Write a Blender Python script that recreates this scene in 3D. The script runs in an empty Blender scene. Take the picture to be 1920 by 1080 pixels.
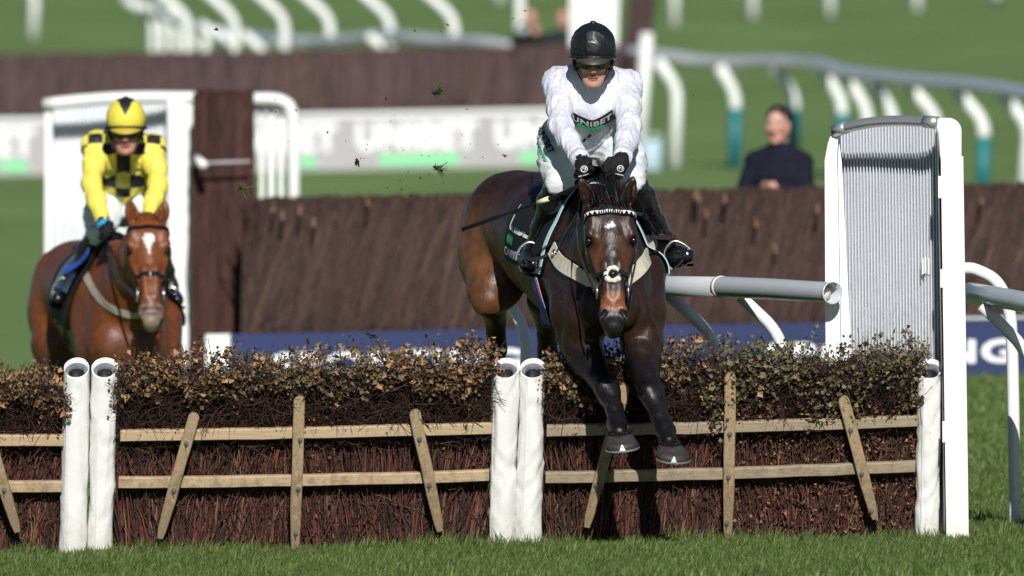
import bpy, math, random
import numpy as np
from mathutils import Vector, Matrix
R = math.radians
random.seed(7); rng = np.random.default_rng(7)
scene = bpy.context.scene
COL = scene.collection

# ---------------------------------------------------------------- camera
CAMH = 2.52
F = 24600.0                      # focal length in pixels of a 1920 px wide frame
TH = math.atan(548.0 / F)        # looking slightly down
cam_data = bpy.data.cameras.new("camera")
cam = bpy.data.objects.new("camera", cam_data); COL.objects.link(cam)
cam.location = (0, 0, CAMH); cam.rotation_euler = (R(90) - TH, 0, 0)
cam_data.sensor_width = 36.0; cam_data.lens = 36.0 * F / 1920.0
cam_data.clip_start = 0.5; cam_data.clip_end = 5000
cam_data.dof.use_dof = True; cam_data.dof.focus_distance = 59.75; cam_data.dof.aperture_fstop = 4.3
scene.camera = cam
# ---------------------------------------------------------------- light
SUN_EL, SUN_AZ = R(32), R(5)    # azimuth: to the right, behind the camera
world = bpy.data.worlds.new("World"); scene.world = world; world.use_nodes = True
wn = world.node_tree.nodes; wl = world.node_tree.links
sky = wn.new("ShaderNodeTexSky"); sky.sky_type = 'NISHITA'; sky.sun_disc = False
sky.sun_elevation = SUN_EL; sky.air_density = 0.6; sky.dust_density = 0.25; sky.ozone_density = 1.5
wl.new(sky.outputs[0], wn["Background"].inputs[0]); wn["Background"].inputs[1].default_value = 0.05
sv = Vector((math.sin(SUN_AZ) * math.cos(SUN_EL), -math.cos(SUN_AZ) * math.cos(SUN_EL), math.sin(SUN_EL)))
sky.sun_rotation = math.atan2(sv.x, sv.y)
sd = bpy.data.lights.new("sun", 'SUN'); sd.energy = 5.0; sd.angle = R(0.53); sd.color = (1.0, 0.965, 0.915)
so = bpy.data.objects.new("sun", sd); COL.objects.link(so); so.rotation_euler = (-sv).to_track_quat('-Z', 'Y').to_euler()
scene.view_settings.view_transform = 'Standard'; scene.view_settings.look = 'None'
scene.view_settings.exposure = 0.2; scene.view_settings.gamma = 1.0
scene.cycles.use_denoising = True
scene.cycles.max_bounces = 6

# ---------------------------------------------------------------- helpers
_c, _s = math.cos(TH), math.sin(TH)
def ray(px, py):
    a = (np.asarray(px, float) - 960) / F; b = (540 - np.asarray(py, float)) / F
    a, b = np.broadcast_arrays(a, b)
    return np.stack([a, _c + b * _s, -_s + b * _c], -1)
def W(px, py, d):
    r = ray(px, py)
    return r * (np.asarray(d, float) / r[..., 1])[..., None] + np.array([0, 0, CAMH])
def hill(d):
    d = np.asarray(d, float); e = np.clip(d - 85, 0, 265)
    z = 5.544e-4 * e ** 1.66
    return z + .0366 * np.clip(d - 350, 0, 500) + 0.01 * np.clip(d - 850, 0, None)
def gz(x, d): return .16 * np.tanh(np.asarray(x, float) / 8) + hill(d)
def nrm(v):
    v = np.asarray(v, float); return v / (np.linalg.norm(v, axis=-1, keepdims=True) + 1e-12)
def V(*a): return np.array(a, float)

def mesh_obj(name, verts, faces, mat, parent=None, col=None, smooth=True, origin=None):
    verts = np.asarray(verts, np.float32).reshape(-1, 3)
    if not isinstance(faces, (list, tuple)) or (len(faces) and not hasattr(faces[0], 'ndim')): faces = [np.asarray(faces)]
    faces = [np.asarray(f, np.int32) for f in faces if len(f)]
    o3 = np.zeros(3, np.float32) if origin is None else np.asarray(origin, np.float32)
    me = bpy.data.meshes.new(name)
    me.vertices.add(len(verts)); me.vertices.foreach_set('co', (verts - o3).ravel())
    nl = sum(f.size for f in faces); npoly = sum(len(f) for f in faces)
    me.loops.add(nl); me.polygons.add(npoly)
    me.loops.foreach_set('vertex_index', np.concatenate([f.ravel() for f in faces]))
    tot = np.concatenate([np.full(len(f), f.shape[1], np.int32) for f in faces])
    st = np.concatenate([[0], np.cumsum(tot)[:-1]]).astype(np.int32)
    me.polygons.foreach_set('loop_start', st); me.polygons.foreach_set('loop_total', tot)
    me.polygons.foreach_set('use_smooth', np.full(npoly, bool(smooth)))
    me.update(calc_edges=True); me.validate()
    if col is not None:
        c = np.ones((len(verts), 4), np.float32); c[:, :3] = col
        at = me.color_attributes.new('Col', 'FLOAT_COLOR', 'POINT'); at.data.foreach_set('color', c.ravel())
    if mat is not None: me.materials.append(mat)
    o = bpy.data.objects.new(name, me); COL.objects.link(o); o.location = [float(t) for t in o3]
    if parent is not None: setpar(o, parent)
    return o
def world_loc(p):
    v = Vector((0, 0, 0))
    while p is not None: v = v + p.location; p = p.parent
    return v
def setpar(o, parent):
    loc = o.location.copy(); o.parent = parent
    o.location = loc - world_loc(parent)
def tag(o, label=None, cat=None, group=None, kind=None):
    if label: o['label'] = label
    if cat: o['category'] = cat
    if group: o['group'] = group
    if kind: o['kind'] = kind
    return o
def empty(name, loc, label=None, cat=None, group=None):
    o = bpy.data.objects.new(name, None); COL.objects.link(o); o.location = [float(t) for t in loc]
    o.empty_display_size = .2
    return tag(o, label, cat, group)

class MB:
    def __init__(s): s.v = []; s.f = {3: [], 4: []}; s.n = 0; s.c = []
    def add(s, v, *fs, col=None):
        v = np.asarray(v, float).reshape(-1, 3)
        for f in fs:
            f = np.asarray(f)
            if f.size: s.f[f.shape[1]].append(f + s.n)
        s.v.append(v); s.n += len(v)
        c = np.ones((len(v), 3)) if col is None else np.broadcast_to(np.asarray(col, float), (len(v), 3))
        s.c.append(c); return s
    def box(s, c, size, rot=None, col=None, bev=0.0):
        hx, hy, hz = [t / 2 for t in size]
        b = min(bev, hx * .9, hy * .9, hz * .9)
        if b <= 0:
            v = np.array([[x, y, z] for x in (-hx, hx) for y in (-hy, hy) for z in (-hz, hz)])
            f = [[0, 1, 3, 2], [4, 6, 7, 5], [0, 4, 5, 1], [2, 3, 7, 6], [0, 2, 6, 4], [1, 5, 7, 3]]
            f3 = []
        else:
            v = []; ix = {}
            for x in (-1, 1):
                for y in (-1, 1):
                    for z in (-1, 1):
                        for a in range(3):
                            p = [x * hx, y * hy, z * hz]
                            for q in range(3):
                                if q != a: p[q] -= (x, y, z)[q] * b
                            ix[(x, y, z, a)] = len(v); v.append(p)
            f = []; f3 = []
            for a in range(3):
                o1, o2 = (a + 1) % 3, (a + 2) % 3
                for sg in (-1, 1):
                    q = []
                    for (u, w) in ((-1, -1), (1, -1), (1, 1), (-1, 1)):
                        k = [0, 0, 0]; k[a] = sg; k[o1] = u; k[o2] = w; q.append(ix[(*k, a)])
                    f.append(q if sg > 0 else q[::-1])
                for u in (-1, 1):
                    for w in (-1, 1):
                        k1 = [0, 0, 0]; k1[o1] = u; k1[o2] = w
                        lo = list(k1); hi = list(k1); lo[a] = -1; hi[a] = 1
                        q = [ix[(*lo, o1)], ix[(*hi, o1)], ix[(*hi, o2)], ix[(*lo, o2)]]
                        f.append(q if u * w < 0 else q[::-1])
            for x in (-1, 1):
                for y in (-1, 1):
                    for z in (-1, 1):
                        t = [ix[(x, y, z, a)] for a in range(3)]
                        f3.append(t if x * y * z > 0 else t[::-1])
            v = np.array(v)
        if rot is not None: v = v @ np.asarray(rot, float).T
        s.add(v + np.asarray(c, float), f, np.array(f3).reshape(-1, 3).astype(int), col=col); return s
    def tube(s, pts, r, n=10, col=None, caps=True, side=None, flat=1.0):
        pts = np.asarray(pts, float); K = len(pts)
        r = np.broadcast_to(np.asarray(r, float), (K,))
        T = nrm(np.gradient(pts, axis=0))
        up = V(0, 0, 1) if side is None else np.asarray(side, float)
        if side is None and abs(T[0, 2]) > .9: up = V(0, 1, 0)
        A = []; a = nrm(up - T[0] * (up @ T[0]))
        for k in range(K):
            a = nrm(a - T[k] * (a @ T[k])); A.append(a)
        A = np.array(A); B = np.cross(T, A)
        th = np.linspace(0, 2 * np.pi, n, endpoint=False)
        v = pts[:, None] + r[:, None, None] * (A[:, None] * np.cos(th)[None, :, None] + B[:, None] * np.sin(th)[None, :, None] * flat)
        i = np.arange(K - 1)[:, None] * n; j = np.arange(n)[None]; j2 = (j + 1) % n
        f = np.stack([i + j, i + j2, i + n + j2, i + n + j], -1).reshape(-1, 4)
        v = v.reshape(-1, 3); t = np.zeros((0, 3), int)
        if caps:
            v = np.vstack([v, pts[0], pts[-1]]); a0 = K * n
            jj = np.arange(n)
            t = np.vstack([np.stack([np.full(n, a0), (jj + 1) % n, jj], -1),
                           np.stack([np.full(n, a0 + 1), (K - 1) * n + jj, (K - 1) * n + (jj + 1) % n], -1)])
        s.add(v, f, t, col=col); return s
    def strands(s, P, r, n=3, col=None):
        """P (N,K,3) polylines, r (N,) or (N,K)"""
        N, K = P.shape[:2]
        r = np.broadcast_to(r if np.ndim(r) == 2 else np.asarray(r)[:, None], (N, K))
        T = nrm(np.gradient(P, axis=1)); ref = nrm(rng.normal(size=(N, 1, 3)))
        A = nrm(np.cross(T, ref)); B = np.cross(T, A)
        th = np.arange(n) * 2 * np.pi / n
        v = P[:, :, None] + r[:, :, None, None] * (A[:, :, None] * np.cos(th)[:, None] + B[:, :, None] * np.sin(th)[:, None])
        b = (np.arange(N) * K * n)[:, None, None]; k = (np.arange(K - 1) * n)[None, :, None]; j = np.arange(n)[None, None]
        j2 = (j + 1) % n
        f = np.stack([b + k + j, b + k + j2, b + k + n + j2, b + k + n + j], -1).reshape(-1, 4)
        c = None
        if col is not None: c = np.repeat(np.asarray(col), K * n, axis=0)
        s.add(v.reshape(-1, 3), f, col=c); return s
    def leaves(s, C, size, nrmv, col, fold=.35):
        N = len(C); n = nrm(nrmv); t = nrm(np.cross(n, rng.normal(size=(N, 3)))); b = np.cross(n, t)
        z = size[:, None]
        w = rng.uniform(.26, .62, (N, 1)); z = z * np.ones((N, 1))
        v = np.stack([C - t * z * .5, C - t * z * .1 - b * z * w + n * z * fold * .6, C + t * z * .12 - b * z * w * .55 + n * z * fold * .3,
                      C + t * z * .55 + n * z * .12, C + t * z * .12 + b * z * w * .55 + n * z * fold * .3, C - t * z * .1 + b * z * w + n * z * fold * .6,
                      C], 1)
        i = (np.arange(N) * 7)[:, None]
        f = np.concatenate([i + np.array([[0, 6, 1]]), i + np.array([[1, 6, 2]]), i + np.array([[2, 6, 3]]),
                            i + np.array([[3, 6, 4]]), i + np.array([[4, 6, 5]]), i + np.array([[5, 6, 0]])])
        s.add(v.reshape(-1, 3), f, col=np.repeat(col, 7, axis=0)); return s
    def ribbon(s, pts, N, w, t=.004, col=None):
        pts = np.asarray(pts, float); N = nrm(N); K = len(pts)
        T = nrm(np.gradient(pts, axis=0)); B = nrm(np.cross(N, T)); w = np.broadcast_to(np.asarray(w, float), (K,))[:, None]
        a = pts - B * w / 2 ; b = pts + B * w / 2
        v = np.stack([a, b, b + N * t, a + N * t], 1).reshape(-1, 3)
        i = np.arange(K - 1)[:, None] * 4; j = np.arange(4)[None]; j2 = (j + 1) % 4
        f = np.stack([i + j, i + j2, i + 4 + j2, i + 4 + j], -1).reshape(-1, 4)
        f = np.vstack([f, [[3, 2, 1, 0]], [[4 * K - 4, 4 * K - 3, 4 * K - 2, 4 * K - 1]]])
        s.add(v, f, col=col); return s
    def grid(s, P, col=None, flip=False):
        n, m = P.shape[:2]
        i = np.arange(n - 1)[:, None] * m; j = np.arange(m - 1)[None]
        f = np.stack([i + j, i + j + 1, i + m + j + 1, i + m + j], -1).reshape(-1, 4)
        if flip: f = f[:, ::-1]
        s.add(P.reshape(-1, 3), f, col=col); return s
    def build(s, name, mat, parent=None, smooth=False, origin=None, usecol=False):
        fs = [np.concatenate(s.f[k]) for k in (3, 4) if s.f[k]]
        return mesh_obj(name, np.concatenate(s.v), fs, mat, parent, np.concatenate(s.c) if usecol else None, smooth, origin)

# ---------------------------------------------------------------- materials
def mat(name, base=(.5, .5, .5), rough=.5, spec=.5, metal=0, vcol=False, var=0.0, vscale=8.0, stretch=(1, 1, 1),
        bump=0.0, bscale=60.0, bstretch=(1, 1, 1), dist=.01, base2=None, sheen=0.0, coat=0.0, trans=0.0, rvar=0.0, detail=4.0):
    m = bpy.data.materials.new(name); m.use_nodes = True
    nt = m.node_tree; p = nt.nodes['Principled BSDF']; L = nt.links.new
    p.inputs['Roughness'].default_value = rough; p.inputs['Metallic'].default_value = metal
    p.inputs['Specular IOR Level'].default_value = spec
    if sheen: p.inputs['Sheen Weight'].default_value = sheen
    if coat: p.inputs['Coat Weight'].default_value = coat; p.inputs['Coat Roughness'].default_value = .12
    tc = nt.nodes.new('ShaderNodeTexCoord')
    def noise(scale, st, det=4.0):
        mp = nt.nodes.new('ShaderNodeMapping'); mp.inputs['Scale'].default_value = st
        L(tc.outputs['Object'], mp.inputs[0])
        n = nt.nodes.new('ShaderNodeTexNoise'); n.inputs['Scale'].default_value = scale; n.inputs['Detail'].default_value = det
        L(mp.outputs[0], n.inputs['Vector']); return n
    src = None
    if vcol:
        a = nt.nodes.new('ShaderNodeAttribute'); a.attribute_name = 'Col'; src = a.outputs['Color']
    if var > 0 or base2 is not None:
        n = noise(vscale, stretch, detail)
        r = nt.nodes.new('ShaderNodeMapRange'); r.inputs[1].default_value = .3; r.inputs[2].default_value = .7
        L(n.outputs[0], r.inputs[0])
        mx = nt.nodes.new('ShaderNodeMix'); mx.data_type = 'RGBA'
        b2 = base2 if base2 is not None else tuple(c * (1 - var) for c in base)
        if vcol:
            mx.blend_type = 'MULTIPLY'; mx.inputs[0].default_value = 1.0
            r.inputs[3].default_value = 1 - var; r.inputs[4].default_value = 1 + var * .4
            L(src, mx.inputs[6]); L(r.outputs[0], mx.inputs[7])
        else:
            mx.inputs[6].default_value = (*base, 1); mx.inputs[7].default_value = (*b2, 1); L(r.outputs[0], mx.inputs[0])
        src = mx.outputs[2]
        if rvar:
            r2 = nt.nodes.new('ShaderNodeMapRange'); r2.inputs[3].default_value = rough - rvar; r2.inputs[4].default_value = rough + rvar
            L(n.outputs[0], r2.inputs[0]); L(r2.outputs[0], p.inputs['Roughness'])
    if src is not None: L(src, p.inputs['Base Color'])
    else: p.inputs['Base Color'].default_value = (*base, 1)
    if bump > 0:
        n = noise(bscale, bstretch, 5.0)
        b = nt.nodes.new('ShaderNodeBump'); b.inputs['Strength'].default_value = bump; b.inputs['Distance'].default_value = dist
        L(n.outputs[0], b.inputs['Height']); L(b.outputs[0], p.inputs['Normal'])
    if trans > 0:
        tr = nt.nodes.new('ShaderNodeBsdfTranslucent'); ms = nt.nodes.new('ShaderNodeMixShader'); ms.inputs[0].default_value = trans
        if src is not None: L(src, tr.inputs[0])
        else: tr.inputs[0].default_value = (*base, 1)
        L(p.outputs[0], ms.inputs[1]); L(tr.outputs[0], ms.inputs[2]); L(ms.outputs[0], nt.nodes['Material Output'].inputs[0])
    return m

M = dict(
    turf=mat('turf', (.098, .165, .048), .9, .15, var=0, base2=(.140, .212, .078), vscale=.35, stretch=(1, .45, 1), bump=.5, bscale=9, dist=.06, detail=8),
    blade=mat('grass_blade', vcol=True, rough=.5, spec=.25, trans=.3),
    twig=mat('birch_twig', vcol=True, rough=.65, spec=.3),
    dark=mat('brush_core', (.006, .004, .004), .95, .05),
    leaf=mat('dry_leaf', vcol=True, rough=.6, spec=.3, trans=.15),
    timber=mat('timber', (.44, .335, .215), .7, .25, base2=(.33, .24, .145), vscale=7, stretch=(1.2, 30, 30), bump=.25, bscale=30, bstretch=(1, 25, 25), dist=.002),
    timber_v=mat('stake_timber', (.34, .255, .15), .7, .25, base2=(.22, .16, .092), vscale=7, stretch=(30, 30, 1.2), bump=.25, bscale=30, bstretch=(25, 25, 1), dist=.002),
    timber_old=mat('weathered_timber', (.34, .27, .19), .75, .2, base2=(.2, .16, .115), vscale=9, stretch=(1.2, 34, 34), bump=.35, bscale=30, bstretch=(1, 25, 25), dist=.003),
    steel=mat('bolt_steel', (.45, .45, .46), .35, .5, metal=.9, var=.4, vscale=120),
    pvc=mat('padding_vinyl', (.70, .70, .69), .42, .4, base2=(.66, .66, .64), vscale=5, bump=.45, bscale=10, bstretch=(1.5, 1.5, .8), dist=.012),
    foam=mat('grey_foam', (.16, .17, .19), .9, .2, base2=(.09, .1, .11), vscale=40, bump=.5, bscale=120, dist=.004),
    tubein=mat('pipe_inside', (.02, .022, .028), .35, .5, var=.4, vscale=30),
    white=mat('white_plastic', (.76, .76, .76), .35, .5, base2=(.71, .71, .71), vscale=3, rvar=.05),
    white2=mat('distant_white_paint', (.74, .76, .74), .5, .3, base2=(.68, .70, .68), vscale=3),
    greyrail=mat('rail_tube_plastic', (.42, .45, .48), .2, .9, base2=(.38, .41, .44), vscale=3),
    cream=mat('cream_pipe_end', (.72, .66, .54), .6, .3, var=.15, vscale=20),
    teal=mat('teal_paint', (.012, .16, .175), .5, .4, base2=(.009, .13, .15), vscale=4),
    chrome=mat('aluminium_tube', (.62, .63, .65), .28, .5, metal=.75, base2=(.5, .5, .52), vscale=6),
    slat=mat('slat_plastic', (.72, .74, .78), .45, .4, base2=(.67, .69, .73), vscale=4),
    navy=mat('navy_board', (.015, .028, .098), .55, .3, base2=(.012, .023, .085), vscale=2),
    sign_white=mat('sign_lettering', (.75, .76, .78), .6, .3, var=.05, vscale=5),
    sign_shaded=mat('shaded_lettering', (.34, .35, .36), .6, .3, var=.05, vscale=5),  # white chest letters, the shirt fold's shade put into their grey
    sign_grey=mat('grey_board', (.37, .355, .365), .6, .3, var=.1, vscale=2),
    sign_green=mat('green_sign_block', (.2, .62, .3), .6, .3, var=.05, vscale=5),
    pblue=mat('pale_blue_plastic', (.42, .55, .66), .5, .4, var=.1, vscale=6),
    clod=mat('clod_soil', (.022, .016, .011), .95, .1, base2=(.05, .036, .022), vscale=60, bump=.8, bscale=90, dist=.006),
    black_l=mat('black_leather', (.008, .008, .01), .22, .6, var=.5, vscale=18, bump=.2, bscale=32, bstretch=(1, 1, .5), dist=.006),
    black_c=mat('black_cloth', (.008, .008, .01), .8, .3, var=.4, vscale=30, bump=.3, bscale=60, dist=.004),
    brownstrap=mat('brown_leather', (.035, .02, .014), .45, .4, var=.4, vscale=40),
    cream_strap=mat('cream_webbing', (.62, .57, .48), .75, .25, base2=(.5, .45, .37), vscale=30, bump=.2, bscale=200, dist=.002),
    dull_strap=mat('dull_webbing', (.34, .30, .25), .75, .25, base2=(.26, .23, .19), vscale=30),
    ltblue=mat('pale_blue_binding', (.36, .58, .66), .6, .3, var=.15, vscale=30),
    blueweb=mat('blue_webbing', (.04, .12, .70), .6, .3, var=.3, vscale=50),
    redweb=mat('red_webbing', (.55, .05, .05), .6, .3, var=.2, vscale=50),
    metal=mat('stirrup_steel', (.6, .6, .62), .25, .5, metal=.9, var=.2, vscale=40),
    shoe=mat('horseshoe_aluminium', (.55, .56, .56), .38, .5, metal=.7, var=.4, vscale=60),
    hoofm=mat('hoof_horn', (.045, .036, .034), .55, .35, base2=(.022, .02, .022), vscale=14, stretch=(1, 1, 5), bump=.2, bscale=60, bstretch=(1, 1, 5), dist=.003),
    coat=mat('horse_coat', vcol=True, rough=.40, spec=.27, var=.35, vscale=22, bump=.5, bscale=75, bstretch=(1, 1, .4), dist=.005, rvar=.1),
    hair=mat('mane_hair', (.006, .005, .006), .42, .45, var=.4, vscale=60),
    hair2=mat('brown_mane_hair', (.07, .026, .012), .5, .4, var=.4, vscale=60),
    eye=mat('eye_dark', (.006, .004, .004), .06, .6, var=.2, vscale=60),
    skin=mat('skin', vcol=True, rough=.48, spec=.4, var=.1, vscale=40, bump=.05, bscale=200, dist=.002),
    silk=mat('white_silk', (.60, .61, .69), .27, .65, base2=(.54, .555, .65), vscale=9, sheen=.15, bump=1.0, bscale=19, bstretch=(1.9, 1.9, .55), dist=.018),
    breech=mat('white_breeches', (.62, .65, .66), .5, .35, base2=(.57, .60, .61), vscale=10, bump=.45, bscale=17, bstretch=(.6, 1, 2.2), dist=.012),
    yellow=mat('silks_vcol', vcol=True, rough=.5, spec=.35, var=.08, vscale=12, bump=.4, bscale=17, bstretch=(1.8, 1.8, .7), dist=.012),
    helm=mat('helmet_cover', (.011, .012, .017), .34, .5, var=.4, vscale=14, bump=.5, bscale=45, bstretch=(1, 1, .4), dist=.005),
    peak=mat('helmet_peak', (.03, .028, .027), .5, .4, base2=(.05, .042, .034), vscale=30),
    lens=mat('goggle_lens', (.12, .12, .13), .06, .8, metal=.8, var=.3, vscale=20),
    orange=mat('orange_trim', (.34, .085, .02), .5, .4, var=.2, vscale=30),
    glovew=mat('glove_print', (.7, .7, .72), .6, .3, var=.1, vscale=40),
    greenp=mat('green_print', (.02, .42, .17), .6, .3, var=.1, vscale=40),
    blackp=mat('black_print', (.012, .012, .018), .6, .3, var=.2, vscale=40),
    yelltape=mat('yellow_tape', (.75, .68, .2), .6, .3, base2=(.6, .6, .55), vscale=90),
    wool=mat('sheepskin', (.66, .62, .55), .95, .1, base2=(.5, .46, .4), vscale=60, bump=1.0, bscale=90, dist=.01),
    jumper=mat('dark_jumper', (.007, .009, .016), .9, .15, base2=(.010, .012, .021), vscale=8, bump=.3, bscale=14, dist=.02),
    greenj=mat('dark_green_jacket', (.010, .018, .022), .8, .2, base2=(.014, .028, .018), vscale=7),
    blueband=mat('bright_blue_band', (.02, .30, .55), .6, .3, var=.1, vscale=30),
    royal=mat('royal_blue_cloth', (.03, .09, .45), .6, .3, var=.2, vscale=30),
)

def soil(m, z0, z1, colr=(.16, .12, .08), amt=.75):
    '''mud splashed up from the turf: ragged, in noise patches'''
    nt = m.node_tree; L = nt.links.new; p = nt.nodes['Principled BSDF']; src = p.inputs['Base Color'].links[0].from_socket
    g = nt.nodes.new('ShaderNodeNewGeometry'); sx = nt.nodes.new('ShaderNodeSeparateXYZ'); L(g.outputs['Position'], sx.inputs[0])
    n = nt.nodes.new('ShaderNodeTexNoise'); n.inputs['Scale'].default_value = 26; n.inputs['Detail'].default_value = 8; n.inputs['Roughness'].default_value = .7; L(g.outputs['Position'], n.inputs['Vector'])
    r = nt.nodes.new('ShaderNodeMapRange'); r.inputs[1].default_value = z0; r.inputs[2].default_value = z1; r.inputs[3].default_value = .26; r.inputs[4].default_value = -.2; L(sx.outputs[2], r.inputs[0])
    a = nt.nodes.new('ShaderNodeMath'); a.operation = 'ADD'; L(n.outputs[0], a.inputs[0]); L(r.outputs[0], a.inputs[1])
    q = nt.nodes.new('ShaderNodeMapRange'); q.inputs[1].default_value = .56; q.inputs[2].default_value = .72; q.inputs[4].default_value = amt; L(a.outputs[0], q.inputs[0])
    mx = nt.nodes.new('ShaderNodeMix'); mx.data_type = 'RGBA'; L(q.outputs[0], mx.inputs[0]); L(src, mx.inputs[6]); mx.inputs[7].default_value = (*colr, 1); L(mx.outputs[2], p.inputs['Base Color'])
soil(M['pvc'], .0, .30, (.46, .41, .33), .3); soil(M['white'], .0, .55, (.36, .32, .24), .35); soil(M['slat'], .3, 1.9, (.42, .4, .36), .5)
soil(M['timber'], .1, .75, (.16, .11, .07), .6); soil(M['timber_old'], .1, .75, (.15, .11, .07), .6); soil(M['timber_v'], .1, .9, (.13, .09, .055), .6); soil(M['hoofm'], .3, .6, (.09, .065, .045), .7)
# ---------------------------------------------------------------- signed distance modelling
def ortho(w, side):
    w = nrm(w); u = nrm(side - w * (side @ w)); return u, np.cross(w, u), w
class SDF:
    def __init__(s): s.p = []
    def _a(s, kind, tag, k, op='u', **kw):
        kw.update(kind=kind, tag=tag, k=k, op=op); s.p.append(kw)
    def cap(s, a, b, ra, rb, k=.02, tag='', op='u'):
        s._a('cap', tag, k, op, a=np.asarray(a, float), b=np.asarray(b, float), ra=ra, rb=rb)
    def chain(s, pts, k=.02, tag=''):
        for (a, ra), (b, rb) in zip(pts[:-1], pts[1:]): s.cap(a, b, ra, rb, k, tag)
    def ecap(s, a, b, sa, sb, side, k=.03, tag=''):
        u, v, w = ortho(np.asarray(b, float) - a, np.asarray(side, float))
        s._a('ecap', tag, k, a=np.asarray(a, float), u=u, v=v, w=w, L=float(np.linalg.norm(np.asarray(b, float) - a)), sa=sa, sb=sb, b=np.asarray(b, float))
    def echain(s, pts, side, k=.03, tag=''):
        for (a, sa), (b, sb) in zip(pts[:-1], pts[1:]): s.ecap(a, b, sa, sb, side, k, tag)
    def ell(s, c, r, axes=None, k=.02, tag='', op='u'):
        s._a('ell', tag, k, op, c=np.asarray(c, float), r=np.asarray(r, float), A=np.eye(3) if axes is None else np.asarray(axes, float))
    @staticmethod
    def dist(p, X, Y, Z):
        if p['kind'] == 'cap':
            a, b = p['a'], p['b']; d = b - a; L2 = max(d @ d, 1e-9)
            x, y, z = X - a[0], Y - a[1], Z - a[2]
            t = np.clip((x * d[0] + y * d[1] + z * d[2]) / L2, 0, 1)
            return np.sqrt((x - t * d[0]) ** 2 + (y - t * d[1]) ** 2 + (z - t * d[2]) ** 2) - (p['ra'] + (p['rb'] - p['ra']) * t)
        if p['kind'] == 'ecap':
            a = p['a']; x, y, z = X - a[0], Y - a[1], Z - a[2]
            u, v, w = p['u'], p['v'], p['w']
            tt = (x * w[0] + y * w[1] + z * w[2]) / p['L']; t = np.clip(tt, 0, 1); e = (tt - t) * p['L']
            U = x * u[0] + y * u[1] + z * u[2]; Vv = x * v[0] + y * v[1] + z * v[2]
            su = p['sa'][0] + (p['sb'][0] - p['sa'][0]) * t; s2 = p['sa'][1] + (p['sb'][1] - p['sa'][1]) * t
            m = np.minimum(su, s2)
            return (np.sqrt((U / su) ** 2 + (Vv / s2) ** 2 + (e / m) ** 2) - 1) * m
        c = p['c']; A = p['A']; r = p['r']; x, y, z = X - c[0], Y - c[1], Z - c[2]
        q = [(A[i, 0] * x + A[i, 1] * y + A[i, 2] * z) / r[i] for i in range(3)]
        k0 = np.sqrt(q[0] ** 2 + q[1] ** 2 + q[2] ** 2); k1 = np.sqrt((q[0] / r[0]) ** 2 + (q[1] / r[1]) ** 2 + (q[2] / r[2]) ** 2)
        return k0 * (k0 - 1) / (k1 + 1e-9)
    @staticmethod
    def comb(Fv, d, p):
        k = max(p['k'], 1e-5)
        if p['op'] == 'u':
            h = np.clip(.5 + .5 * (d - Fv) / k, 0, 1); return d * (1 - h) + Fv * h - k * h * (1 - h)
        a = -Fv; h = np.clip(.5 + .5 * (d - a) / k, 0, 1); return -(d * (1 - h) + a * h - k * h * (1 - h))
    def sel(s, tags): return [p for p in s.p if tags is None or p['tag'] in tags]
    def ev(s, P, tags=None, inflate=0.0):
        P = np.asarray(P, float); Fv = np.full(P.shape[:-1], 1.0)
        for p in s.sel(tags):
            d = s.dist(p, P[..., 0], P[..., 1], P[..., 2])
            Fv = s.comb(Fv, d - (inflate if p['op'] == 'u' else -inflate), p)
        return Fv
    def grad(s, P, tags=None, inflate=0.0, e=.004):
        g = [s.ev(P + np.eye(3)[i] * e, tags, inflate) - s.ev(P - np.eye(3)[i] * e, tags, inflate) for i in range(3)]
        return nrm(np.stack(g, -1))
    def cast(s, O, D, tags=None, inflate=0.0, it=60, tmax=3.0):
        O = np.array(O, float); D = nrm(D); t = np.zeros(O.shape[:-1])
        for _ in range(it):
            d = s.ev(O + D * t[..., None], tags, inflate); t = np.minimum(t + d * .75, tmax)
        P = O + D * t[..., None]
        return P, s.grad(P, tags, inflate)
    def castpx(s, px, py, d0, tags=None, inflate=0.0):
        """from the front: along the line of sight, starting d0 metres out"""
        r = ray(px, py); O = W(px, py, d0); return s.cast(O, r, tags, inflate)
    def bounds(s, p, inflate):
        if p['kind'] == 'ell':
            c = p['c']; m = p['r'] @ np.abs(p['A']); return c - m - inflate, c + m + inflate
        m = max(p['ra'], p['rb']) if p['kind'] == 'cap' else max(*p['sa'], *p['sb'])
        return np.minimum(p['a'], p['b']) - m - inflate, np.maximum(p['a'], p['b']) + m + inflate
    def mesh(s, h, tags=None, inflate=0.0, cut=None):
        ps = s.sel(tags); bb = [s.bounds(p, inflate) for p in ps]
        un = [b for b, p in zip(bb, ps) if p['op'] == 'u']
        lo = np.min([b[0] for b in un], 0) - 4 * h; hi = np.max([b[1] for b in un], 0) + 4 * h
        n = np.ceil((hi - lo) / h).astype(int) + 1
        G = np.full(n, 1.0, np.float32); ax = [(lo[i] + h * np.arange(n[i])).astype(np.float64) for i in range(3)]
        for p, (b0, b1) in zip(ps, bb):
            mrg = p['k'] + 3 * h
            i0 = np.clip(np.floor((b0 - mrg - lo) / h).astype(int), 0, n - 1); i1 = np.clip(np.ceil((b1 + mrg - lo) / h).astype(int) + 1, 1, n)
            sl = tuple(slice(a, b) for a, b in zip(i0, i1))
            X = ax[0][sl[0]][:, None, None]; Y = ax[1][sl[1]][None, :, None]; Z = ax[2][sl[2]][None, None]
            d = s.dist(p, X, Y, Z) - (inflate if p['op'] == 'u' else -inflate)
            G[sl] = s.comb(G[sl], d, p)
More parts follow.
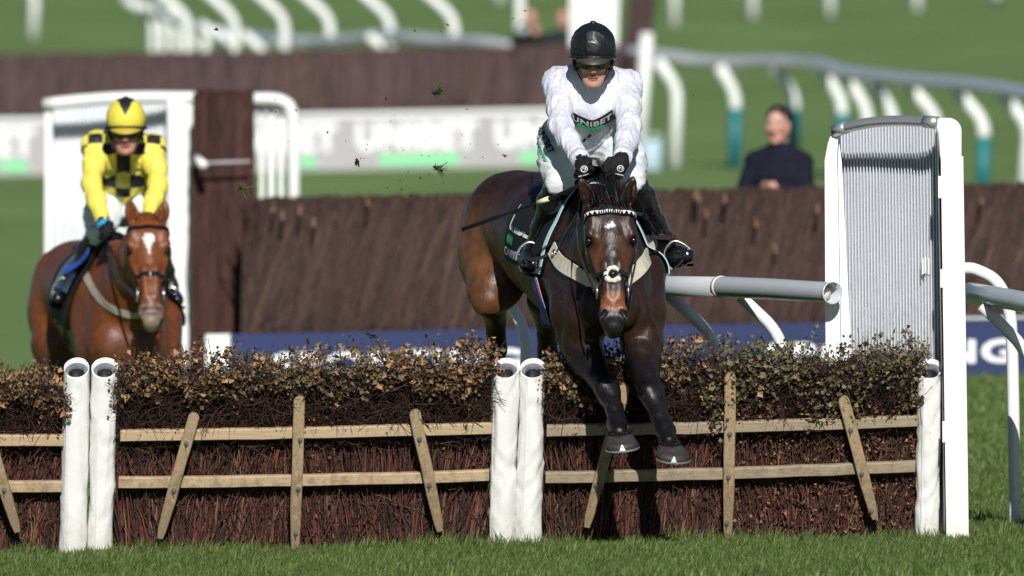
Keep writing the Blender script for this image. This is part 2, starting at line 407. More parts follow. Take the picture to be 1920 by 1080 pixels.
        if cut is not None:
            X = ax[0][:, None, None]; Y = ax[1][None, :, None]; Z = ax[2][None, None]
            for (pt, nn) in cut:
                G = np.maximum(G, ((X - pt[0]) * nn[0] + (Y - pt[1]) * nn[1] + (Z - pt[2]) * nn[2]).astype(np.float32))
        return snets(G, lo, h)
def snets(G, lo, h):
    S = G < 0; n = G.shape
    c = np.zeros([k - 1 for k in n], np.int8)
    for dx in (0, 1):
        for dy in (0, 1):
            for dz in (0, 1): c += S[dx:n[0] - 1 + dx, dy:n[1] - 1 + dy, dz:n[2] - 1 + dz]
    idx = np.argwhere((c > 0) & (c < 8)); ids = np.full(c.shape, -1, np.int64); ids[tuple(idx.T)] = np.arange(len(idx))
    pos = np.zeros((len(idx), 3)); cnt = np.zeros(len(idx))
    for a in range(3):
        o = [i for i in range(3) if i != a]
        for u in (0, 1):
            for w in (0, 1):
                A = np.zeros(3, int); A[o[0]] = u; A[o[1]] = w; B = A.copy(); B[a] = 1
                fa = G[tuple((idx + A).T)]; fb = G[tuple((idx + B).T)]; m = (fa < 0) != (fb < 0)
                t = np.where(m, fa / np.where(m, fa - fb, 1), 0)
                q = A[None] + t[:, None] * (B - A)[None]; pos += q * m[:, None]; cnt += m
    Vv = lo + h * (idx + pos / cnt[:, None]); faces = []
    for a in range(3):
        b, cc = (a + 1) % 3, (a + 2) % 3
        s0 = np.take(S, range(0, n[a] - 1), a); s1 = np.take(S, range(1, n[a]), a)
        e = np.argwhere(s0 != s1); e = e[(e[:, b] > 0) & (e[:, cc] > 0) & (e[:, b] < n[b] - 1) & (e[:, cc] < n[cc] - 1)]
        ins = s0[tuple(e.T)]
        def cell(db, dc):
            q = e.copy(); q[:, b] += db; q[:, cc] += dc; return ids[tuple(q.T)]
        f = np.stack([cell(-1, -1), cell(0, -1), cell(0, 0), cell(-1, 0)], -1)
        f[~ins] = f[~ins][:, ::-1]; faces.append(f)
    return Vv, np.concatenate(faces)
def vnormals(v, f):
    n = np.zeros_like(v); fn = np.cross(v[f[:, 2]] - v[f[:, 0]], v[f[:, 3]] - v[f[:, 1]])
    for k in range(4): np.add.at(n, f[:, k], fn)
    return nrm(n)
def wrinkle(P, amp, fr, seed=0, stretch=(1, 1, 1)):
    """cloth folds: ridged warped waves"""
    r = np.random.default_rng(seed); P = P * np.array(stretch); out = np.zeros(len(P))
    for o in range(4):
        d = nrm(r.normal(size=3)); e = nrm(r.normal(size=3)); g = nrm(r.normal(size=3)); f = fr * 1.55 ** o
        w = P @ d * f + 1.7 * np.sin(P @ e * f * .7 + r.uniform(0, 6)) + 1.1 * np.sin(P @ g * f * 1.3 + r.uniform(0, 6))
        out += (1 - 2 * np.abs(np.sin(w)) ** .8) * .62 ** o
    return out * amp
def fold_mesh(v, f, amp, fr, seed=0, stretch=(1, 1, 1), mask=None):
    w = wrinkle(v, amp, fr, seed, stretch)
    if mask is not None: w = w * mask
    return v + vnormals(v, f) * w[:, None]

def text_geo(txt, bold=0.0, spacing=1.0):
    cu = bpy.data.curves.new('t', 'FONT'); cu.body = txt; cu.size = 1.0; cu.offset = bold; cu.space_character = spacing
    cu.resolution_u = 3; ob = bpy.data.objects.new('t', cu); COL.objects.link(ob)
    dg = bpy.context.evaluated_depsgraph_get(); dg.update(); me = bpy.data.meshes.new_from_object(ob.evaluated_get(dg))
    v = np.zeros(len(me.vertices) * 3); me.vertices.foreach_get('co', v); v = v.reshape(-1, 3)[:, :2]
    me.calc_loop_triangles(); t = np.zeros(len(me.loop_triangles) * 3, np.int32); me.loop_triangles.foreach_get('vertices', t)
    bpy.data.objects.remove(ob); bpy.data.curves.remove(cu); bpy.data.meshes.remove(me)
    v = v - v.min(0); v = v / v[:, 1].max()      # cap height 1
    return v, t.reshape(-1, 3), v[:, 0].max()
# ================================================================ ground
def build_ground():
    xs = np.unique(np.concatenate([np.linspace(-400, -30, 20), np.linspace(-30, -8, 23), np.linspace(-8, 8, 65), np.linspace(8, 30, 23), np.linspace(30, 400, 20)]))
    ys = np.unique(np.concatenate([np.linspace(-30, 50, 30), np.linspace(50, 100, 101), np.linspace(100, 350, 126), np.linspace(350, 2500, 60)]))
    Y, X = np.meshgrid(ys, xs, indexing='ij')
    P = np.stack([X, Y, gz(X, Y)], -1)
    mb = MB(); mb.grid(P)
    o = mb.build('ground', M['turf'], smooth=True); o['kind'] = 'structure'
build_ground()

def build_grass():
    def field(n, x0, x1, y0, y1, hmin, hmax, wmul=1.0, keep=None):
        x = rng.uniform(x0, x1, n); y = rng.uniform(y0, y1, n)
        if keep is not None:
            k = keep(x, y); x, y = x[k], y[k]; n = len(x)
        cl = .5 + .5 * np.sin(x * 5.1 + 1.3 * np.sin(y * 4.3)) * np.sin(y * 6.7 + 1.1 * np.sin(x * 7.7))
        h = rng.uniform(hmin, hmax, n) * (.6 + .7 * cl) * rng.choice([1, 1, 1, 1.35], n)
        a = rng.uniform(0, 2 * np.pi, n); lean = rng.uniform(.1, .75, n) * h
        w = rng.uniform(.0016, .0032, n) * wmul
        base = np.stack([x, y, gz(x, y) - .004], -1)
        d = np.stack([np.cos(a), np.sin(a), np.zeros(n)], -1); s = np.stack([-np.sin(a + .6), np.cos(a + .6), np.zeros(n)], -1)
        up = V(0, 0, 1)
        m = base + d * (lean * .3)[:, None] + up * (h * .6)[:, None]
        t = base + d * lean[:, None] + up * (h * .97)[:, None]
        w = w[:, None]
        v = np.stack([base - s * w, base + s * w, m - s * w * .8, m + s * w * .8, t], 1)
        i = (np.arange(n) * 5)[:, None]
        g = rng.uniform(0, 1, (n, 1)); g2 = (rng.uniform(0, 1, (n, 1)) ** 3)
        c = V(.044, .088, .015) * (1 - g) + V(.122, .185, .038) * g
        c = c * (1 - .5 * g2) + V(.30, .32, .17) * (.5 * g2)
        c = c * (.82 + .28 * cl[:, None])
        return v.reshape(-1, 3), i + np.array([[0, 1, 3, 2]]), i + np.array([[2, 3, 4]]), np.repeat(c, 5, axis=0)
    mb = MB()
    for a in ((150000, -3.0, 3.0, 56.2, 60.1, .014, .045), (34000, -3.0, 3.0, 60.1, 62.5, .016, .05),
              (50000, 1.7, 3.4, 60.1, 68, .016, .05, 1.3), (20000, 1.8, 3.8, 68, 86, .02, .045, 2.2),
              (16000, -6, 6, 52, 56.4, .03, .07, 2.0), (14000, -7, -2.6, 56.4, 66, .03, .07, 2.0), (14000, 3.0, 7, 56.4, 66, .03, .07, 2.0)):
        v, q, t, c = field(*a); mb.add(v, q, t, col=c)
    # long tufts at the foot of the hurdles and posts
    v, q, t, c = field(5000, -2.9, 2.3, 59.80, 60.02, .03, .075); mb.add(v, q, t, col=c)
    o = mb.build('grass', M['blade'], usecol=True, smooth=True); o['kind'] = 'stuff'
build_grass()

# ================================================================ hurdles
HL = R(11)
HUP = V(.022, -math.sin(HL), math.cos(HL)); HY = V(0, math.cos(HL), math.sin(HL)); HX = nrm(V(1, 0, .0225))
def hpt(x, y, z):
    """hurdle frame -> world: x along the hurdle, y away from the camera, z up its leaning face"""
    x, y, z = np.broadcast_arrays(np.asarray(x, float), np.asarray(y, float), np.asarray(z, float))
    return V(0, 60, 0) + x[..., None] * HX + y[..., None] * HY + z[..., None] * HUP
HM = np.stack([HX, HY, HUP], -1)
def hx(px): return (px - 960) / 410
def hz(px, py): return ((1048 - (px - 140) * .0236) - py) / 410 / math.cos(HL)

def padded_post(px_top, px_bot, root, seed):
    r0 = .0615; rr = np.random.default_rng(seed)
    x0 = hx(px_bot); x1 = hx(px_top) - .022 * .93
    n, K = 40, 46; zt = hz(px_top, 690)
    th = np.linspace(0, 2 * np.pi, n, endpoint=False); z = np.linspace(-.03, 1, K)
    TH_, Z_ = np.meshgrid(th, z)
    top = zt + .58 * r0 * np.sin(TH_)
    zz = np.where(Z_ < 0, Z_ , Z_ * top)
    w = wrinkle(np.stack([np.cos(TH_), np.sin(TH_), zz * 3.2], -1).reshape(-1, 3), .0030, 1.5, seed).reshape(TH_.shape)
    dent = sum(a * np.exp(-(((zz - c) + .5 * np.sin(TH_ - p) * .2) / .02) ** 2) for a, c, p in zip(rr.uniform(-.006, .004, 14), rr.uniform(.05, .85, 14), rr.uniform(0, 6, 14)))
    rad = r0 + w + dent - .004 * np.cos(zz * 3 + seed)
    cx = x0 + (x1 - x0) * zz / zt
    P = hpt(cx + rad * np.cos(TH_), -.03 + rad * np.sin(TH_), zz)
    mb = MB(); Q = np.concatenate([P, P[:, :1]], 1); mb.grid(Q)
    # lip and inner wall
    ex = lambda r, dz: hpt(x1 + r * np.cos(np.append(th, th[0])), -.03 + r * np.sin(np.append(th, th[0])), zt + .58 * r * np.sin(np.append(th, th[0])) + dz)
    lip = np.stack([Q[-1], ex(r0 - .004, .004), ex(r0 - .008, .0), ex(r0 - .009, -.03)])
    mb.grid(lip)
    p = mb.build('padded_post', M['pvc'], root, smooth=True)
    # sewn seam down the front
    sm = MB(); zs = np.linspace(.0, zt - .03, 40); a = -1.9 + .25 * rr.normal()
    sp = hpt(x0 + (x1 - x0) * zs / zt + (r0 + .0012) * math.cos(a), -.03 + (r0 + .0012) * math.sin(a) * np.ones(40), zs)
    sm.ribbon(sp, np.repeat((HX * math.cos(a) + HY * math.sin(a))[None], 40, 0), .006, .0016)
    sm.build('seam', M['pvc'], p)
    fo = MB(); fo.grid(np.stack([ex(r0 - .0095, -.016), ex(.036, -.018), ex(.0355, -.03)]))
    fo.build('foam_ring', M['foam'], p, smooth=False)
    pi = MB(); pi.grid(np.stack([ex(.0362, -.026), ex(.0355, -.10), ex(.0005, -.10)]))
    pi.build('pipe', M['tubein'], p, smooth=True)
    return p

def bolts(root_stake, pts):
    for q in pts:
        mb = MB(); c = hpt(*q)
        mb.tube([c, c - HY * .005], .0115, 14); mb.tube([c - HY * .005, c - HY * .018], .006, 6)
        mb.tube([c - HY * .012, c - HY * .014 - HUP * .022], .0022, 6)
        mb.build('bolt', M['steel'], root_stake, smooth=False)

def hurdle(name, label, xa, xb, rails, stakes, posts, topf, olive, lowleaf, seed, timber='timber'):
    """xa..xb: brush extent in the hurdle frame"""
    global rng
    rng = np.random.default_rng(seed)
    root = empty('hurdle', hpt((xa + xb) / 2, 0, 0), label, 'hurdle', 'hurdle panels across the course')
    wdt = xb - xa; sc = wdt / 1.75
    mb = MB()
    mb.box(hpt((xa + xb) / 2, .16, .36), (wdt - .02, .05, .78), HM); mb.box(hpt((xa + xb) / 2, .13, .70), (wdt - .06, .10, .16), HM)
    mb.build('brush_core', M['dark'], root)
    # upright birch
    mb = MB(); n = int(2900 * sc)
    x = rng.uniform(xa + .005, xb - .005, n); y = rng.uniform(.0, .12, n); zb = rng.uniform(-.03, .06, n); zt = np.minimum(zb + rng.uniform(.25, .72, n), .72)
    tx = rng.normal(0, .05, n) + .07 * np.sin(x * 6 + seed)
    K = 5; t = np.linspace(0, 1, K)[None]
    bx = x[:, None] + tx[:, None] * t + rng.normal(0, .006, (n, K)); by = y[:, None] + rng.normal(0, .008, (n, K)) - .0 * t; bz = zb[:, None] + (zt - zb)[:, None] * t
    g = rng.uniform(0, 1, (n, 1)) ** 1.5
    c = V(.035, .014, .011) * (1 - g) + V(.16, .058, .04) * g
    k = rng.uniform(0, 1, (n, 1)); c = np.where(k > .93, V(.17, .10, .06), c); c = np.where(k < .22, V(.03, .022, .02), c)
    mb.strands(hpt(bx, by, bz), rng.uniform(.0022, .0062, n)[:, None] * np.linspace(1.1, .55, K)[None], 4, c)
    n = int(520 * sc)     # stray thin twigs over the upright birch
    x = rng.uniform(xa, xb, n); z = rng.uniform(.0, .55, n); a = rng.normal(np.pi / 2, .5, n); ln = rng.uniform(.08, .38, n)
    cur = rng.normal(0, .35, n); tt = np.linspace(-.5, .5, K)[None]
    bx = x[:, None] + np.cos(a)[:, None] * ln[:, None] * tt - np.sin(a)[:, None] * (cur * ln)[:, None] * tt ** 2
    bz = z[:, None] + np.sin(a)[:, None] * ln[:, None] * tt + np.cos(a)[:, None] * (cur * ln)[:, None] * tt ** 2
    by = rng.uniform(-.035, .02, n)[:, None] + rng.normal(0, .006, (n, K))
    bx = np.clip(bx, xa - .06, xb + .06); bz = np.maximum(bz, -.02)
    g = rng.uniform(0, 1, (n, 1)); c = V(.025, .013, .011) * (1 - g) + V(.11, .048, .036) * g
    mb.strands(hpt(bx, by, bz), rng.uniform(.0011, .0026, n), 3, c)
    mb.build('birch_packing', M['twig'], root, usecol=True, smooth=True)
    # tangled dark top
    mb = MB(); n = int(10500 * sc)
    x = rng.uniform(xa - .01, xb + .01, n); z = rng.uniform(.50, .86, n); y = rng.uniform(-.07, .22, n) - .03 * (z > .66)
    y = np.where(z < .60, np.maximum(y, -.03), y)
    d = nrm(np.stack([rng.normal(0, 1, n), rng.normal(-.2, .5, n), rng.normal(.1, .75, n)], -1)); ln = rng.uniform(.04, .2, n)
    bend = nrm(rng.normal(size=(n, 3))) * (ln * .28)[:, None]
    tt = np.linspace(-.5, .5, K)
    L = d[:, None] * (ln[:, None] * tt[None])[..., None] + bend[:, None] * (tt ** 2)[None, :, None] * 2
    q = np.stack([x, y, z], -1)[:, None] + L
    q[..., 0] = np.clip(q[..., 0], xa - .055 - .03 * rng.random(q.shape[:2]), xb + .055 + .03 * rng.random(q.shape[:2]))
    q[..., 2] = np.minimum(q[..., 2], topf(q[..., 0]) - .045 - .05 * rng.random(q.shape[:2]))
    low = .475 + .03 * np.sin(q[..., 0] * 13 + seed) + .02 * rng.random(q.shape[:2])
    q[..., 2] = np.maximum(q[..., 2], low)
    g = rng.uniform(0, 1, (n, 1)) ** 2
    c = V(.012, .007, .006) * (1 - g) + V(.095, .045, .032) * g
    mb.strands(hpt(q[..., 0], q[..., 1], q[..., 2]), rng.uniform(.0007, .0021, n)[:, None] * np.linspace(1.2, .6, K)[None], 3, c)
    n = int(80 * sc)      # sprigs above the leaves
    x = rng.uniform(xa, xb, n); z0 = topf(x) - .1; ln = rng.uniform(.10, .165, n)
    bx = x[:, None] + rng.normal(0, .035, n)[:, None] * t + rng.normal(0, .003, (n, K)); bz = z0[:, None] + ln[:, None] * t; by = rng.uniform(-.1, .15, n)[:, None] + rng.normal(0, .02, (n, 1)) * t
    mb.strands(hpt(bx, by, bz), rng.uniform(.001, .0018, n), 3, np.repeat(V(.05, .025, .02)[None], n, 0))
    mb.build('twig_topping', M['twig'], root, usecol=True, smooth=True)
    # leaves
    mb = MB(); n = int(5000 * sc)
    nc = n // 9; ci = rng.integers(0, nc, n); cx_ = rng.uniform(xa - .02, xb + .02, nc); cdep = rng.uniform(0, 1, nc) ** 1.3; cyy = rng.uniform(0, 1, nc)
    x = cx_[ci] + rng.normal(0, .024, n); x = x.clip(xa - .045, xb + .04); tp = topf(x); ol = olive(x)
    dep = np.where(ol > .5, cdep[ci] * .25, cdep[ci] * .155) + rng.normal(0, .02, n)
    # ragged clumps
    cl = np.sin(x * 21 + seed) * np.sin(x * 9.3 + 2 * seed) ; dep = dep * (1 + .5 * cl); tp = tp + .012 * np.sin(x * 47) + .018 * cl
    z = tp - dep; y = rng.uniform(-.11, .2, n); y = np.where(z < tp - .06, rng.uniform(-.12, -.05, n), y)
    nv = rng.normal(0, .8, (n, 3)) + V(.1, -.75, .45)
    g = rng.uniform(0, 1, (n, 1)) ** 1.5; k = rng.uniform(0, 1, (n, 1))
    brown = V(.085, .047, .024) * (1 - g) + V(.26, .145, .07) * g
    brown = np.where(k > .92, V(.38, .21, .10), brown); brown = np.where(k < .28, V(.04, .026, .016), brown)
    oliv = V(.06, .058, .028) * (1 - g) + V(.20, .178, .084) * g; oliv = np.where(k < .25, brown, oliv)
    mixm = rng.uniform(0, 1, (n, 1)) < ol[:, None] * .85 + .12
    c = np.where(mixm, oliv, brown)
    mb.leaves(hpt(x, y, z), rng.uniform(.011, .026, n) * np.where(k[:, 0] > .93, 1.6, 1), nv, c)
    n2 = int(lowleaf[1] * sc)       # dead leaves caught low in the brush
    if n2:
        x = lowleaf[0](n2); z = rng.uniform(.03, .66, n2); y = rng.uniform(-.035, .01, n2) - .06 * (z > .58)
        g = rng.uniform(0, 1, (n2, 1)); c = V(.06, .026, .014) * (1 - g) + V(.34, .165, .078) * g * g
        mb.leaves(hpt(x, y, z), rng.uniform(.009, .022, n2), rng.normal(0, .8, (n2, 3)) + V(0, -.7, .3), c)
    mb.build('leaf_topping', M['leaf'], root, usecol=True, smooth=False)
    # timber
    for (pxa, pya, pxb, pyb, dip) in rails:
        mb = MB(); xs = np.linspace(hx(pxa), hx(pxb), 14); zz = np.linspace(hz(pxa, pya), hz(pxb, pyb), 14)
        zz = zz + dip * np.sin(np.linspace(0, np.pi, 14)) + rng.normal(0, .0012, 14)
        w, dpt = .026, .017; b = .004
        sec = [(-dpt, -w + b), (-dpt + b, -w), (dpt, -w), (dpt, w), (-dpt + b * 1.5, w), (-dpt, w - b * 1.5)]
        P = np.stack([hpt(xs, -.055 + a, zz + c) for a, c in sec], 1); P = np.concatenate([P, P[:, :1]], 1)
        mb.grid(P, flip=True)
        for e in (0, -1):
            cc = P[e, :-1]; m = len(cc); mb.add(np.vstack([cc, cc.mean(0)]), np.array([[i, (i + 1) % m, m] for i in range(m)]))
        mb.build('rail', M[timber], root)
    for (pxa, pya, pxb, pyb, bl) in stakes:
        xa_, za, xb_, zb_ = hx(pxa), hz(pxa, pya), hx(pxb), hz(pxb, pyb)
        xa_ -= .022 * za; xb_ -= .022 * zb_
        ts = np.array([0, .012, .03, .2, .45, .7, .93, 1]); wd = .0255 * np.array([.35, .75, 1, 1.02, 1, 1, .8, .55])
        xs = xa_ + (xb_ - xa_) * ts + rng.normal(0, .001, 8); zs = za + (zb_ - za) * ts
        ax = nrm(V(xb_ - xa_, 0, zb_ - za)); ac = V(-ax[2], 0, ax[0])
        sec = [(-1, -.016), (-.82, -.02), (.82, -.02), (1, -.016), (1, .016), (-1, .016)]
        P = np.stack([hpt(xs + ac[0] * wd * a, -.092 + b + 0 * xs, zs + ac[2] * wd * a) for a, b in sec], 1); P = np.concatenate([P, P[:, :1]], 1)
        mb = MB(); mb.grid(P, flip=True); 
        for e in (0, -1):
            cc = P[e, :-1]; m = len(cc); mb.add(np.vstack([cc, cc.mean(0)]), np.array([[i, (i + 1) % m, m] for i in range(m)]))
        s = mb.build('stake', M['timber_v'], root)
        bolts(s, [(hx(a) - .022 * hz(a, b), -.1125, hz(a, b)) for a, b in bl])
    for k, (a, b) in enumerate(posts): padded_post(a, b, root, seed * 10 + k)
    return root

def tf(pts):
    xp = np.array([hx(p[0]) for p in pts]); zp = np.array([hz(p[0], p[1]) for p in pts])
    return lambda x: np.interp(x, xp, zp)
hurdle('hurdle', 'hurdle panel at the left edge with brown leaves along its low flat top', hx(-600), hx(112),
       [(-640, 827, 116, 823, 0), (-640, 916, 114, 910, 0)], [(-30, 775, 34, 992, [(10, 912)]), (-300, 740, -305, 1040, [(-302, 825), (-303, 915)])],
       [(146, 136)], tf([(-600, 705), (0, 700), (60, 697), (112, 712)]), lambda x: 0.05 + 0 * x, (lambda n: rng.uniform(hx(-600), hx(112), n), 420), 21, 'timber')
hurdle('hurdle', 'middle hurdle panel of birch with three stakes and dry brown leaves on top', hx(218), hx(920),
       [(222, 814, 917, 800, -.004), (220, 903, 914, 889, -.006)],
       [(367, 768, 301, 1004, [(351, 824), (327, 913)]), (563, 735, 552, 1034, [(564, 817), (560, 909), (555, 993)]), (777, 762, 825, 990, [(787, 815), (805, 902)])],
       [(199, 187), (949, 940)], tf([(210, 690), (240, 682), (330, 672), (480, 676), (560, 668), (690, 662), (800, 668), (860, 662), (900, 648), (930, 650)]),
       lambda x: .22 + .15 * np.sin(x * 5), (lambda n: np.concatenate([rng.normal(hx(585), .05, n // 2), rng.uniform(hx(218), hx(920), n - n // 2)]), 130), 22)
hurdle('hurdle', 'hurdle panel under the jumping bay horse with olive green leaves at its right', hx(1022), hx(1716),
       [(1020, 804, 1714, 785, -.006), (1020, 893, 1712, 871, -.006)],
       [(1172, 712, 1100, 982, [(1143, 812), (1117, 902)]), (1368, 690, 1364, 1008, [(1367, 805), (1365, 886), (1362, 973)]), (1578, 735, 1640, 966, [(1593, 797), (1614, 880), (1632, 950)])],
       [(1000, 989), (1743, 1738)], tf([(1010, 672), (1080, 668), (1180, 664), (1300, 645), (1340, 662), (1400, 648), (1450, 655), (1520, 652), (1560, 672), (1600, 652), (1660, 640), (1725, 652)]),
       lambda x: np.clip((x - hx(1230)) / .35, .15, 1), (lambda n: np.concatenate([rng.uniform(hx(1370), hx(1715), n - n // 4), rng.normal(hx(1600), .22, n // 4)]).clip(hx(1030), hx(1716)), 2000), 23, 'timber_old')

# ================================================================ wings, rails, fences
def prism(mb, poly, d0, dep, bev=.006):
    """poly: pixel outline (counter-clockwise seen from the camera) of a front face standing d0 metres off; extruded back by dep"""
    poly = np.asarray(poly, float); n = len(poly)
    A = W(poly[:, 0], poly[:, 1], d0 + bev); Fp = A - V(0, bev, 0); c = A.mean(0)
    Fr = Fp + nrm(c - A) * bev; Bk = A + V(0, dep, 0)
    i = np.arange(n); j = (i + 1) % n
    v = np.vstack([Fr, A, Bk, Fr.mean(0), Bk.mean(0)])
    mb.add(v, np.concatenate([np.stack([i, i + n, j + n, j], -1), np.stack([i + n, i + 2 * n, j + 2 * n, j + n], -1)]),
           np.concatenate([np.stack([i, j, np.full(n, 3 * n)], -1), np.stack([j + 2 * n, i + 2 * n, np.full(n, 3 * n + 1)], -1)]))
    return mb
def arc(cx, cy, r, a0, a1, n=8):
    a = np.radians(np.linspace(a0, a1, n)); return [(cx + r * math.cos(t), cy - r * math.sin(t)) for t in a]

def main_wing():
    root = empty('hurdle_wing', W(1700, 1028, 60.2), 'tall white corrugated wing panel with silver arched top, beside the right hurdle', 'hurdle wing')
    mb = MB(); prism(mb, [(1775, 1045), (1817, 1045), (1806, 293), (1764, 293)], 59.7, .05); mb.build('front_post', M['white'], root, smooth=False)
    mb = MB(); prism(mb, [(1763, 300), (1803, 296)] + arc(1778, 246, 25, 0, 85) + [(1752, 222), (1753, 236), (1759, 250)], 59.72, .05); mb.build('post_elbow', M['white'], root)
    # inner cheek of the front post
    mb = MB(); P = []
    for py in np.linspace(1040, 240, 12):
        t = (py - 240) / 800; x0 = 1759 + 14 * t
        P.append([W(x0, py, 59.73), W(x0 - 3 + 0 * t, py, 59.98)])
    mb.grid(np.array(P)); mb.grid(np.array(P) + V(.012, 0, 0), flip=True); mb.build('post_cheek', M['white'], root)
    mb = MB(); prism(mb, [(1550, 1030), (1582, 1030), (1577, 690), (1570, 290), (1572, 243), (1563, 238), (1552, 268), (1546, 300)], 60.2, .05)
    mb.build('rear_post', M['white'], root)
    mb = MB(); prism(mb, [(1584, 1030), (1601, 1030), (1598, 690), (1578, 300), (1573, 262), (1571, 300), (1578, 690)], 60.23, .05); mb.build('post_liner', M['white'], root)
    # arched tube
    ts = np.linspace(0, 1, 18); px = 1566 + (1758 - 1566) * ts; py = 246 - 16 * ts - 11 * np.sin(np.pi * ts ** .85); dd = 60.2 + (59.72 - 60.2) * ts
    mb = MB(); pts = W(px, py, dd); mb.tube(pts, .0245, 14); tube = mb.build('top_tube', M['chrome'], root, smooth=True)
    for t0 in (.02, .9):
        k = int(t0 * 17); mb = MB(); e = nrm(pts[min(k + 1, 17)] - pts[k]); mb.tube([pts[k], pts[k] + e * .075], .029, 16); mb.build('tube_collar', M['chrome'], tube, smooth=True)
    # corrugated sheet, set back behind the tube and gently hollow
    ns = 33; m = ns * 10 + 1; u = np.linspace(0, 1, m)
    def colm(py_top, py_bot, rows):
        P = []
        for s_ in np.linspace(0, 1, rows):
            pyt = 246 - 16 * u - 11 * np.sin(np.pi * u) + 4; py = pyt + (py_bot - pyt) * s_
            pxx = 1574 + 12 * s_ + (1769 + 9 * s_ - 1574 - 12 * s_) * u
            d = 60.42 + (59.95 - 60.42) * u + .03 * np.sin(np.pi * u) - .046 * np.abs(np.sin(np.pi * ns * u)) + .022
            P.append(W(pxx, py, d))
        return np.array(P)
    mb = MB(); P = colm(0, 1035, 24); mb.grid(P, flip=True); mb.grid(P + V(0, .006, 0)); mb.build('corrugated_sheet', M['slat'], root, smooth=True)
    for (cx, cy) in ((1611, 503), (1730, 500), (1735, 498), (1741, 500)):
        mb = MB(); mb.box(W(cx, cy, (60.36 if cx < 1650 else 60.02)), (.009, .012, .075), bev=.003); mb.build('clip', M['white'], root)
    for (cx, y0, y1) in ((1762, 330, 372), (1766, 505, 540), (1770, 790, 830)):
        mb = MB(); prism(mb, [(cx - 3, y1), (cx + 3, y1), (cx + 3, y0), (cx - 3, y0)], 59.69, .02, .003); mb.build('hinge_tab', M['white'], root)
main_wing()

def smooth_path(pts, n=24):
    """Catmull-Rom through points"""
    p = np.asarray(pts, float); p = np.vstack([2 * p[0] - p[1], p, 2 * p[-1] - p[-2]]); out = []
    K = len(p) - 3; m = max(2, n // K)
    for k in range(K):
        a, b, c, d = p[k:k + 4]
        for t in np.linspace(0, 1, m, endpoint=False):
            out.append(.5 * ((2 * b) + (-a + c) * t + (2 * a - 5 * b + 4 * c - d) * t * t + (-a + 3 * b - 3 * c + d) * t ** 3))
    out.append(p[-2]); return np.array(out)
def round_bend(a, b, c, r=.12, n=8):
    """a-b-c polyline with the corner at b rounded"""
    a, b, c = map(lambda q: np.asarray(q, float), (a, b, c)); u = nrm(a - b); w = nrm(c - b)
    p0, p1 = b + u * r, b + w * r
    q = [(1 - t) ** 2 * p0 + 2 * t * (1 - t) * b + t * t * p1 for t in np.linspace(0, 1, n)]
    return np.array([a] + q + [c])

def near_rail():
    root = empty('running_rail', W(1450, 1010, 62), 'grey topped running rail with open pipe end, between the horse and the wing', 'running rail', 'white running rails')
    px = np.array([925, 1000, 1240, 1355]); py = np.array([533, 534, 536, 538]); d = np.array([62.75, 62.4, 61.4, 60.92])
    mb = MB(); mb.tube(W(px, py, d), .047, 20); mb.build('rail_tube', M['greyrail'], root, smooth=True)
    px = np.array([1350, 1450, 1558]); py = np.array([537.5, 542, 549]); d = np.array([60.94, 60.5, 60.08])
    p = W(px, py, d); mb = MB(); mb.tube(p, .0485, 22, caps=False)
    e = nrm(p[-1] - p[-2]); a, b_, w = ortho(e, V(0, 0, 1)); th = np.linspace(0, 2 * np.pi, 23)
    rg = lambda r, o: p[-1] + e * o + r * (np.cos(th)[:, None] * a + np.sin(th)[:, None] * b_)
    mb.grid(np.stack([rg(.0485, 0), rg(.053, .003), rg(.053, .014), rg(.047, .014), rg(.045, -.2)]))
    t2 = mb.build('rail_tube', M['greyrail'], root, smooth=True)
    mb = MB(); mb.tube([p[0] - e * .005, p[0] + e * .018], .051, 22); mb.build('coupling', M['cream'], t2, smooth=True)
    mb = MB(); c0 = p[-1] - e * .075
    mb.tube([c0 - e * .05 + V(-.012, 0, .008), c0 + e * .03 + V(.004, .0, -.006)], .028, 14); mb.build('pipe_end', M['cream'], t2, smooth=True)
    for (ax, ay, bx, by, cx, dd) in ((1250, 552, 1342, 632, 1352, 61.4), (1388, 556, 1470, 632, 1482, 60.95), (935, 548, 988, 612, 976, 62.7)):
        b = W(bx, by, dd); g = V(b[0] + .01 * 0, b[1], gz(b[0], dd) - .05)
        g = W(cx, 0, dd); g = V(g[0], b[1], gz(g[0], dd) - .05)
        mb = MB(); mb.tube(round_bend(W(ax, ay, dd), b, g, .13, 10), .0275, 16); mb.build('post', M['white'], root, smooth=True)
near_rail()
def right_rail():
    root = empty('running_rail', W(1905, 1008, 60.9), 'white running rail leaving the right side of the wing with arched post', 'running rail', 'white running rails')
    p = W(np.array([1818, 1870, 1960, 2300]), np.array([549, 557, 574, 640]), np.array([60.6, 60.2, 59.6, 57.5]))
    e = nrm(p[1] - p[0]); pp = np.vstack([p[0] - e * .012, p]); mb = MB(); mb.tube(pp, np.array([.030, .048, .048, .048, .048]), 20); mb.build('rail_tube', M['greyrail'], root, smooth=True)
    mb = MB(); g = W(1905, 0, 60.9); q = smooth_path([W(1806, 503, 60.9), W(1830, 506, 60.9), W(1868, 528, 60.9), W(1890, 575, 60.9), W(1898, 660, 60.9), V(g[0], 60.9, gz(g[0], 60.9) - .05)], 40)
    mb.tube(q, .0285, 16); mb.build('post', M['white'], root, smooth=True)
    mb = MB(); mb.tube(round_bend(W(1840, 572, 60.3), W(1935, 665, 60.3), V(W(1940, 0, 60.3)[0], 60.3, -.05), .13), .0275, 16); mb.build('post', M['white'], root, smooth=True)
right_rail()

